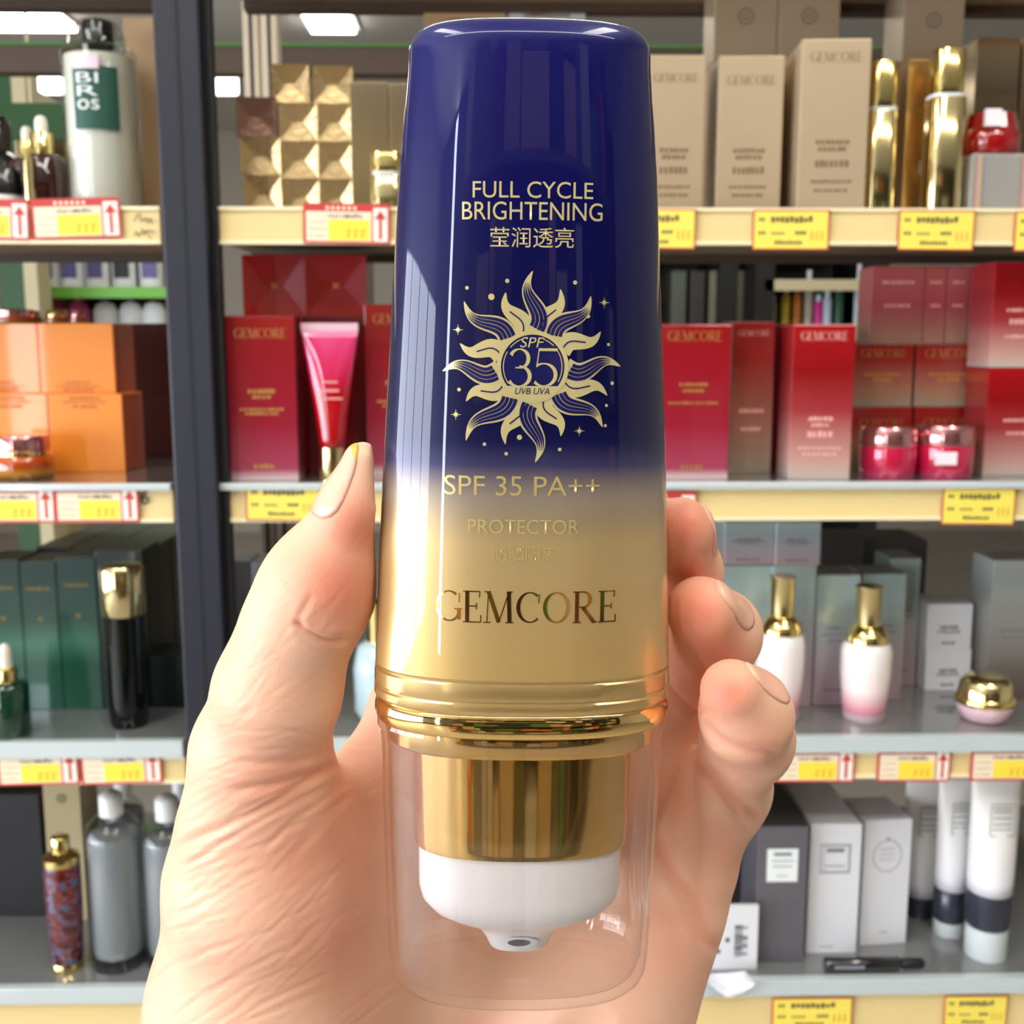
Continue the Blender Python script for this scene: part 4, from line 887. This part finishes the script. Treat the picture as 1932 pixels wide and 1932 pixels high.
for pts, dp, wd_ in [
 ([(553,1172),(580,1192),(620,1212),(662,1202)], .9, 7), ([(562,1188),(572,1150),(590,1120)], .35, 6), ([(560,1195),(600,1225),(650,1232)], .3, 6),
 ([(470,1108),(500,1094),(535,1110)], .3, 5), ([(478,1122),(512,1112),(545,1124)], .25, 5), ([(490,1096),(520,1082),(548,1098)], .2, 5),
 ([(640,1440),(585,1462),(520,1482),(430,1492)], .9, 9), ([(612,1452),(560,1490),(470,1540),(330,1600)], .75, 8), ([(590,1430),(520,1440),(440,1438)], .4, 6),
 ([(640,1470),(540,1520),(450,1570),(340,1640)], .4, 6), ([(655,1500),(600,1560),(545,1625)], .3, 8), ([(600,1390),(560,1380),(500,1372)], .25, 5),
 ([(1310,1436),(1345,1462),(1382,1508),(1440,1552)], 1.1, 15), ([(1300,1430),(1350,1490),(1400,1545)], .5, 9), ([(1232,1575),(1262,1640),(1312,1700),(1335,1775),(1365,1800)], .8, 13),
 ([(1325,1360),(1360,1398),(1415,1418),(1480,1424)], .9, 10), ([(1256,1292),(1290,1330),(1326,1352)], 1.0, 8), ([(1330,1480),(1385,1530),(1420,1575)], .4, 7),
 ([(1250,1640),(1300,1720),(1330,1790)], .3, 7), ([(640,1385),(670,1405),(705,1400)], .4, 6), ([(655,1360),(690,1385),(715,1382)], .3, 5)]:
    crease(pts, dp*MM, wd_)
rr = random.Random(5)
for i in range(95):                          # fine lines fanning over the ball of the thumb
    x = rr.uniform(300, 690); y = rr.uniform(1480, 1960); L = rr.uniform(140, 380)
    a = math.radians(-(18+26*(x-290)/420+rr.uniform(-5, 5)))
    pts = [(x+(s-.5)*L*math.cos(a)+rr.uniform(-4,4), y+(s-.5)*L*math.sin(a)-18*math.sin(s*3.14)+rr.uniform(-4,4)) for s in (0,.25,.5,.75,1)]
    crease(pts, rr.uniform(.05,.16)*MM, rr.uniform(3,5.5))
for i in range(75):                          # thumb side
    y = rr.uniform(1010, 1480); cx = 640-(y-1000)*.36; x = cx+rr.uniform(-170, 60); L = rr.uniform(50, 170)
    a = math.radians(-rr.uniform(28, 62)) if y < 1330 else math.radians(-rr.uniform(-5, 25))
    pts = [(x+(s-.5)*L*math.cos(a)+rr.uniform(-3,3), y+(s-.5)*L*math.sin(a)+rr.uniform(-3,3)) for s in (0,.33,.66,1)]
    crease(pts, rr.uniform(.04,.11)*MM, rr.uniform(2.5,4.5))
for i in range(40):                          # heel of the hand under the fingers
    x = rr.uniform(1200, 1420); y = rr.uniform(1460, 1930); L = rr.uniform(40, 150); a = math.radians(rr.uniform(20, 70))
    crease([(x, y), (x+L*.5*math.cos(a)+4, y+L*.5*math.sin(a)), (x+L*math.cos(a), y+L*math.sin(a))], rr.uniform(.03,.08)*MM, rr.uniform(2.5,4))
co2 = co+no*disp[:, None]
me2.vertices.foreach_set('co', co2.ravel())
me2.polygons.foreach_set('use_smooth', [True]*len(me2.polygons))
# skin tone varies: pads of the fingers are pinker, the palm paler and mottled
fl = np.zeros(N)
for px, py, r, s in [(672,1000,70,.8),(640,1110,90,.8),(1290,990,60,.95),(1310,1150,60,1),(1362,1300,60,1),(1300,1080,30,.6),(1360,1600,60,.35),(560,1600,120,.35),(600,1760,110,.3),(520,1480,80,.45),(1250,1800,70,.3),(1420,1400,60,.3)]:
    fl = np.maximum(fl, s*np.exp(-((vx-px)**2+(vy-py)**2)/r**2))
fl = np.maximum(fl, np.clip(-disp/(.5*MM), 0, 1)*.5)
at = me2.attributes.new('flush', 'FLOAT', 'POINT'); at.data.foreach_set('value', fl.astype(np.float32))
me2.update()
ms = mat('skin', (240,185,150), .5, sss=1); nt = ms.node_tree; b = nt.nodes['Principled BSDF']
b.inputs['Subsurface Weight'].default_value = .12; b.inputs['Subsurface Radius'].default_value = (1, .35, .2); b.inputs['Subsurface Scale'].default_value = .0022
b.inputs['Specular IOR Level'].default_value = .45
A = nt.nodes.new('ShaderNodeAttribute'); A.attribute_name = 'flush'
mx = nt.nodes.new('ShaderNodeMix'); mx.data_type = 'RGBA'; mx.inputs['A'].default_value = srgb(243,195,164); mx.inputs['B'].default_value = srgb(228,124,98)
nt.links.new(A.outputs['Fac'], mx.inputs['Factor'])
tc = nt.nodes.new('ShaderNodeTexCoord'); n1 = nt.nodes.new('ShaderNodeTexNoise'); n1.inputs['Scale'].default_value = 90; n1.inputs['Detail'].default_value = 3
nt.links.new(tc.outputs['Object'], n1.inputs['Vector'])
mr = nt.nodes.new('ShaderNodeMapRange'); mr.inputs[3].default_value = -.35; mr.inputs[4].default_value = .75; nt.links.new(n1.outputs['Fac'], mr.inputs[0]); mr.clamp = True
mx2 = nt.nodes.new('ShaderNodeMix'); mx2.data_type = 'RGBA'; mx2.inputs['B'].default_value = srgb(230,156,126)
nt.links.new(mr.outputs[0], mx2.inputs['Factor']); nt.links.new(mx.outputs['Result'], mx2.inputs['A']); nt.links.new(mx2.outputs['Result'], b.inputs['Base Color'])
v1 = nt.nodes.new('ShaderNodeTexVoronoi'); v1.feature = 'DISTANCE_TO_EDGE'; v1.inputs['Scale'].default_value = 1500; nt.links.new(tc.outputs['Object'], v1.inputs['Vector'])
bp = nt.nodes.new('ShaderNodeBump'); bp.inputs['Strength'].default_value = .25; bp.inputs['Distance'].default_value = .0002
nt.links.new(v1.outputs['Distance'], bp.inputs['Height']); nt.links.new(bp.outputs[0], b.inputs['Normal'])
me2.materials.clear(); me2.materials.append(ms)
# nails: thin curved plates lying on the skin
from mathutils.bvhtree import BVHTree
bvh = BVHTree.FromPolygons([tuple(v) for v in co2], [tuple(p.vertices) for p in me2.polygons])
M_nail = mat('nail', (244,186,160), .3, coat=.3); M_nedge = mat('nail_edge', (236,176,70), .4)
def nail(name, A, B, nrm, half, t0, t1, edge=False):
    A, B = P(*A), P(*B); ax = B-A; u = ax.normalized(); n = Vector(nrm); n = (n-u*n.dot(u)).normalized(); v = u.cross(n); K = 26; R = 10
    vs, fs, mi = [], [], []; tm, th = (t0+t1)/2, (t1-t0)/2
    for j in range(R+2):
        r = min(j, R)/R
        for i in range(K):
            a = 2*math.pi*i/K; ca, sa = math.cos(a), math.sin(a); k = (abs(ca)**3+abs(sa)**3)**(-1/3)
            uu = ca*k*r; th_ = math.radians(half)*sa*k*r; d = n*math.cos(th_)+v*math.sin(th_); q = A+ax*(tm+uu*th)
            if tm+uu*th < 0: d = (d*math.cos(min(1.1, -(tm+uu*th)*ax.length/.003))+(-u)*math.sin(min(1.1, -(tm+uu*th)*ax.length/.003))).normalized(); q = A
            hit = bvh.ray_cast(q+d*.02, -d, .03)[0] or q
            vs.append(hit+d*(-.0006 if j == R+1 else .0003*(1-.5*r**8)))
            if j: fs.append(((j-1)*K+i, (j-1)*K+(i+1) % K, j*K+(i+1) % K, j*K+i)); mi.append(1 if edge and uu < -.8 else 0)
    o = mesh(name, vs, fs, M_nail, hand, True)
    if edge: o.data.materials.append(M_nedge); o.data.polygons.foreach_set('material_index', mi)
    return o
tag(nail('thumbnail', (687,868,.164), (664,960,.165), (-.9,-.42,.1), 52, -.36, 1.2, True), 'thumbnail with a yellowish free edge')
nail('fingernail', (1284,1000,.175), (1285,1080,.192), (.9,0,.35), 42, -.08, .5)
nail('fingernail', (1322,1152,.171), (1352,1195,.183), (.85,-.1,.5), 42, -.15, .7)
nail('fingernail', (1378,1304,.158), (1406,1345,.163), (.75,-.1,.6), 34, -.2, .9)
# ---------------------------------------------------------------- the held bottle
NB = 2.6
bx = P(984, 1300, YB)
TILT = math.radians(.62)
bottle = thing('sunscreen_bottle', 'blue and gold sunscreen bottle with gold sun emblem held upside down in the hand', 'bottle', bx, ry=TILT)
BM = Matrix.Translation(bx) @ Matrix.Rotation(TILT, 4, 'Y'); BI = BM.inverted()
def zl(py): return (BI @ P(984+(1300-py)*.0135, py, YB)).z
def hw(py, half): return half*((P(984, py, YB)-CAM).dot(FWD))/FPX
NSEG = 96
def sect(a, b, z, n=NB, N=NSEG):
    out = []
    for i in range(N):
        t = 2*math.pi*i/N; c, s = math.cos(t), math.sin(t)
        out.append((a*math.copysign(abs(c)**(2/n), c), b*math.copysign(abs(s)**(2/n), s), z))
    return out
def loft(name, secs, m, parent, caps=(1, 1), sharp=45):
    vs, fs = [], []; N = len(secs[0])
    for s in secs: vs += s
    for j in range(len(secs)-1):
        for i in range(N): k = (i+1) % N; fs.append((j*N+i, j*N+k, (j+1)*N+k, (j+1)*N+i))
    if caps[0]: fs.append(tuple(range(N))[::-1])
    if caps[1]: fs.append(tuple(range((len(secs)-1)*N, len(secs)*N)))
    o = mesh(name, vs, fs, m, parent, True); bmm = bmesh.new(); bmm.from_mesh(o.data); bmesh.ops.recalc_face_normals(bmm, faces=bmm.faces[:]); bmm.to_mesh(o.data); bmm.free()
    o.data.polygons.foreach_set('use_smooth', [True]*len(o.data.polygons)); o.data.set_sharp_from_angle(angle=math.radians(sharp)); return o
# body outline: (py, half width px)
OUT = [(100,226.5),(150,228),(300,240),(500,249),(820,263),(1050,270),(1236,274)]
ztop = zl(62)
def body_ab(z):
    zs = [zl(p) for p, _ in OUT]; ws = [hw(p, h) for p, h in OUT]
    a = float(np.interp(-z, [-q for q in zs], ws))
    fr = min(1, max(0, (zl(1236)-z)/(zl(1236)-ztop)))
    b = .0136-.0030*abs(fr)
    return a, b
Rc = .0038
secs = []
for z in np.linspace(zl(1236), ztop-Rc, 40): secs.append((z, 0))
for k in range(1, 11):
    a = k/10*math.pi/2; secs.append((ztop-Rc+Rc*math.sin(a), Rc*(1-math.cos(a))))
S_ = []
for z, sh in secs:
    a, b = body_ab(min(z, ztop-Rc)); S_.append(sect(a-sh, b-sh, z))
a, b = body_ab(ztop-Rc)
S_.append(sect((a-Rc)*.6, (b-Rc)*.6, ztop+.0004)); S_.append(sect((a-Rc)*.2, (b-Rc)*.2, ztop+.0005))
H = ztop-zl(1236)
def fz(py): return (zl(py)-zl(1236))/H
M_body = grad('blue_to_gold_shell', [(0,(214,178,112)),(fz(1000),(206,176,124)),(fz(920),(158,142,126)),(fz(865),(60,56,92)),(fz(825),(16,16,66)),(fz(780),(4,4,58)),(fz(600),(1,1,62)),(1,(2,3,92))], .38, 0, 1, metals=[(fz(960),.55),(fz(850),.15)])
mb = M_body.node_tree.nodes['Principled BSDF']; mb.inputs['Coat Roughness'].default_value = .015; mb.inputs['Coat IOR'].default_value = 1.45; mb.inputs['Specular IOR Level'].default_value = .2
loft('body', S_, M_body, bottle)
def ring(name, prof, m, cap=(0,0), b0=.0136):
    "prof: (py, half px)"
    o = []
    for py, hpx in prof:
        a = hw(py, hpx); o.append(sect(a, a*b0/hw(1236, 274), zl(py)))
    return loft(name, o[::-1], m, bottle, cap, 35)
M_satin = mat('satin_gold', (214,180,118), .28, .75, coat=.8)
M_gold = mat('polished_gold', (250,212,140), .05, 1)
ring('base_band', [(1236,274),(1240,271.5),(1243,271.5),(1246,275),(1270,275.5),(1274,272),(1277,272),(1280,275.5),(1292,275.5),(1296,272),(1300,268)], M_satin, (1,1))
ring('gold_ring', [(1299,262)]+[(1320-21*math.cos(t), 263+11*math.sin(t)) for t in np.linspace(0, math.pi, 14)]+[(1342,256)], M_gold, (1,1))
ring('gold_collar', [(1340,246),(1344,252),(1375,250),(1381,244),(1384,208),(1390,207),(1560,200),(1572,198),(1574,190)], M_gold, (1,1))
M_white = mat('white_nozzle', (248,248,255), .3, coat=.3, sss=1); M_white.node_tree.nodes['Principled BSDF'].inputs['Subsurface Weight'].default_value = .1
M_white.node_tree.nodes['Principled BSDF'].inputs['Subsurface Scale'].default_value = .002
NZ = [(1570,190),(1600,189),(1655,188),(1676,182),(1696,164),(1712,136),(1726,103),(1735,84),(1745,72),(1760,62),(1776,54),(1779,50)]
ring('nozzle', NZ+[(1780,3)], M_white, (1,1))
M_hole = mat('nozzle_bore', (120,112,118), .7)
def nz_front(x, z):
    zs = [zl(p) for p, _ in NZ]; a = float(np.interp(-z, [-q for q in zs], [hw(p, h) for p, h in NZ])); b = a*.0136/hw(1236,274)
    return -b*(1-min(.99, abs(x)/a)**NB)**(1/NB)
cz = zl(1757)
def disc(name, rx, rz, m, off, r0=0):
    V, F = [], []
    for r in (max(r0, .001), .5+r0/2, 1):
        for i in range(28):
            t = 2*math.pi*i/28; x, z = rx*r*math.cos(t), cz+rz*r*math.sin(t); V.append((x, nz_front(x, z)-off, z))
    for j in range(2):
        for i in range(28): k = (i+1) % 28; F.append((j*28+i, j*28+k, (j+1)*28+k, (j+1)*28+i))
    return mesh(name, V, F, m, bottle, True)
disc('spout_lip', .0031, .00125, M_white, .00025, .6); disc('spout_opening', .0019, .0007, M_hole, .0002)
# clear over-cap, open at the top, double walled
M_cap = clear('clear_cap', (251,249,247), 1.5, 1.5, .01)
def capring(prof, sc): return [sect(hw(py, hpx)*sc, hw(py, hpx)*sc*.0136/hw(1236,274), zl(py)) for py, hpx in prof]
outer = [(1337,266),(1345,269),(1352,269),(1358,265),(1380,263),(1500,257),(1700,247),(1770,243),(1800,240),(1816,234),(1828,222),(1835,205),(1838,180),(1839,90),(1839,5)]
inner = [(1339,258),(1380,252),(1500,246),(1700,236),(1770,232),(1800,224),(1812,212),(1818,190),(1820,90),(1820,5)]
loft('clear_cap', capring(outer, 1)[::-1], M_cap, bottle, (1,0), 30)
loft('cap_inner_wall', capring(inner, 1)[::-1], M_cap, bottle, (1,0), 30)
# ---- printing, laid on the curved face
M_foil = mat('gold_foil', (250,232,168), .22, .55); M_foil2 = mat('champagne_print', (222,196,130), .3, .5)
M_navy = mat('navy_line', (12,12,78), .3, coat=.5); M_foil3 = mat('mirror_foil', (250,190,110), .08, 1)
M_pale = mat('pale_print', (205,182,116), .4, .4)
def yfront(x, z):
    a, b = body_ab(z); return -b*(1-min(.999, abs(x)/a)**NB)**(1/NB)
def loc_px(px, py):
    "pixel -> bottle coordinates on the front face"
    y = -.0125
    for _ in range(4):
        q = P(px, py, YB+y); l = BI @ q; y = yfront(l.x, l.z)
    return l.x, l.z
mmpx = (loc_px(1054, 692)[0]-loc_px(954, 692)[0])/100
def stick(name, vs2, fs, cx, cy, m, off=.00006, scl=None, maxlen=.0012):
    "2d art in pixels (x right, y up) about the pixel (cx, cy)"
    x0, z0 = loc_px(cx, cy); k = scl or mmpx
    bm = bmesh.new(); V = [bm.verts.new((a*k, 0, b*k)) for a, b in vs2]
    for f in fs:
        try: bm.faces.new([V[i] for i in f])
        except ValueError: pass
    bmesh.ops.triangulate(bm, faces=bm.faces[:])
    for _ in range(4):
        es = [e for e in bm.edges if abs(e.verts[0].co.x-e.verts[1].co.x) > maxlen]
        if not es: break
        bmesh.ops.subdivide_edges(bm, edges=es, cuts=1); bmesh.ops.triangulate(bm, faces=bm.faces[:])
    for v in bm.verts:
        x, z = x0+v.co.x, z0+v.co.z; v.co = (x, yfront(x, z)-off, z)
    for f in bm.faces:
        f.normal_update()
        if f.normal.y > 0: f.normal_flip()
    me = bpy.data.meshes.new(name); bm.to_mesh(me); bm.free(); me.materials.append(m)
    o = link(name, me, bottle); o.data.polygons.foreach_set('use_smooth', [True]*len(me.polygons)); return o
def word(name, s, cx, cy, wpx, hpx, m, **k):
    vs, fs = text_geo(s, hpx); x = vs[:,0].max()-vs[:,0].min(); vs[:,0] *= wpx/x
    return stick(name, vs, fs, cx, cy, m, **k)
word('lettering', 'FULL CYCLE', 1006, 358, 224, 30, M_foil)
word('lettering', 'BRIGHTENING', 1005, 398, 262, 33, M_foil)
word('lettering', '\u83b9\u6da6\u900f\u4eae', 1004, 448, 156, 37, M_foil)
word('lettering', 'SPF 35 PA++', 985, 917, 298, 38, M_foil2)
word('lettering', 'PROTECTOR', 988, 994, 214, 28, M_pale)
word('lettering', '\u9632\u6652\u9694\u79bb', 990, 1045, 122, 28, M_pale)
vs, fs = serif('GEMCORE', 62, .06); vs[:,0] *= 352/(vs[:,0].max()-vs[:,0].min())
stick('brand_lettering', vs, fs, 993, 1146, M_foil3)
# sun emblem
SC = (1005, 692)
def ray_shape(tx, ty, w0, bend, r0=60):
    dx, dy = tx-SC[0], -(ty-SC[1]); L = math.hypot(dx, dy); u = (dx/L, dy/L); n = (-u[1], u[0]); K = 22; cl, wd = [], []
    for i in range(K+1):
        t = i/K; s = r0+(L-r0)*t; o = bend*L*.075*math.sin(t*2*math.pi)*(1-.25*t)
        cl.append((u[0]*s+n[0]*o, u[1]*s+n[1]*o)); wd.append(w0*(1-t)**.75*(1+.35*math.sin(t*math.pi))*(1 if t < 1 else 0)+.6)
    return cl, wd, n
def strip(cl, wd, off=0):
    V = []; K = len(cl)
    for i in range(K):
        a = cl[max(0,i-1)]; b = cl[min(K-1,i+1)]; dx, dy = b[0]-a[0], b[1]-a[1]; L = math.hypot(dx, dy); n = (-dy/L, dx/L)
        c = (cl[i][0]+n[0]*off*(wd[i] if off else 0), cl[i][1]+n[1]*off*(wd[i] if off else 0))
        V += [(c[0]+n[0]*wd[i], c[1]+n[1]*wd[i]), (c[0]-n[0]*wd[i], c[1]-n[1]*wd[i])]
    return V, [(2*i, 2*i+1, 2*i+3, 2*i+2) for i in range(K-1)]
LONG = [(1003,515,-1),(1113,560,1),(1173,690,-1),(1140,805,-1),(1012,872,-1),(880,832,1),(835,702,1),(875,572,-1)]
SHORT = [(1055,548,1),(1133,625,1),(1148,745,-1),(1060,822,-1),(955,838,1),(880,758,1),(868,650,-1),(953,555,-1)]
for tx, ty, bd in LONG:
    cl, wd, n = ray_shape(tx, ty, 18, bd)
    V, F = strip(cl, wd); stick('sun_ray', V, F, *SC, M_foil, off=.00008)
    # dark channels between the fine gold lines
    A, B = [], []
    for o in (-.62, -.22, .2, .6):
        cc, ww = [], []
        for i in range(2, len(cl)-4):
            a = cl[i-1]; b = cl[i+1]; dx, dy = b[0]-a[0], b[1]-a[1]; L = math.hypot(dx, dy); q = wd[i]
            cc.append((cl[i][0]-dy/L*o*q, cl[i][1]+dx/L*o*q)); ww.append(max(.25, q*.17*min(1, (len(cl)-4-i)/5)))
        v, f = strip(cc, ww); k = len(A); A += v; B += [tuple(j+k for j in g) for g in f]
    stick('ray_lines', A, B, *SC, M_navy, off=.00013)
for tx, ty, bd in SHORT:
    cl, wd, n = ray_shape(tx, ty, 17, bd)
    V, F = strip(cl, wd); stick('sun_ray', V, F, *SC, M_foil, off=.00008)
    v, f = strip(cl[2:14], [1.3]*12); stick('ray_lines', v, f, *SC, M_navy, off=.00013)
def annulus(r0, r1, a0=0, a1=360, n=64):
    V = []
    for i in range(n+1):
        a = math.radians(a0+(a1-a0)*i/n); V += [(r0*math.cos(a), r0*math.sin(a)), (r1*math.cos(a), r1*math.sin(a))]
    return V, [(2*i, 2*i+1, 2*i+3, 2*i+2) for i in range(n)]
V, F = annulus(60, 68); stick('sun_ring', V, F, *SC, M_foil, off=.00016)
V, F = annulus(.01, 60, n=48); stick('sun_disc', V, F, *SC, M_navy, off=.00010)
for a0, a1 in ((-30,35),(150,215),(45,70),(100,140)):
    V, F = annulus(54.5, 56.2, a0, a1, 20); stick('ring_line', V, F, *SC, M_foil, off=.00015)
# gold foot of the disc with dark lettering
ch = []
for i in range(17):
    a = math.radians(-155+130*i/16); ch.append((62*math.cos(a), 62*math.sin(a)))
V = [(0, -46)]+[(56,-33)]+ch[::-1]+[(-56,-33)]
V = []; F = []
for i in range(25):
    x = -54+108*i/24; V += [(x, -36), (x, -math.sqrt(max(0, 64**2-x*x)))]
F = [(2*i, 2*i+1, 2*i+3, 2*i+2) for i in range(24)]
stick('sun_foot', V, F, *SC, M_foil, off=.00019)
for nm_, cx_, prt in (('digit', 980, [_arc(.42,.735,.30,.25,160,-88,TH,TN,18), _arc(.40,.265,.37,.27,88,-150,TH,TN,20), _line(.28,.49,.46,.49,TN)]), ('digit', 1027, [_line(.22,.97,.86,.97,.075), _line(.24,.97,.16,.5,TN), _arc(.40,.30,.40,.30,128,-140,TH,TN,22)])):
    V, F = [], []
    for pv, pf in prt:
        k = len(V); V += [((a-.42)*56, (b-.5)*70) for a, b in pv]; F += [tuple(i+k for i in f) for f in pf]
    stick(nm_, V, F, cx_, 693, M_foil, off=.00024)
def slant(vs, k=.22): vs[:,0] += vs[:,1]*k; return vs
vs, fs = text_geo('SPF', 19); vs[:,0] *= 42/(vs[:,0].max()-vs[:,0].min()); stick('lettering', slant(vs), fs, 1004, 646, M_foil, off=.00022)
vs, fs = text_geo('UVB UVA', 12); vs[:,0] *= 66/(vs[:,0].max()-vs[:,0].min()); stick('lettering', slant(vs), fs, 1005, 738, M_navy, off=.00028)
for px, py, r in [(957,530,4),(927,560,6),(881,543,3.5),(1085,533,4),(1110,597,3.5),(1155,723,3.5),(1144,765,3),(1148,650,3),(980,825,5),(914,838,3.5),(866,735,3.5),(955,856,3.5),(1056,848,3.5),(1142,803,3)]:
    V, F = annulus(.01, r, n=14); stick('dot', V, F, px, py, M_foil)
for px, py in [(1140,571),(864,622),(860,782),(1093,813)]:
    V = [(0,0)]; 
    for i in range(16):
        r = (11 if i % 4 == 0 else 6) if i % 2 == 0 else 2.6; a = math.pi*2*i/16; V.append((r*math.cos(a), r*math.sin(a)))
    stick('star', V, [(0, 1+i, 1+(i+1) % 16) for i in range(16)], px, py, M_foil)
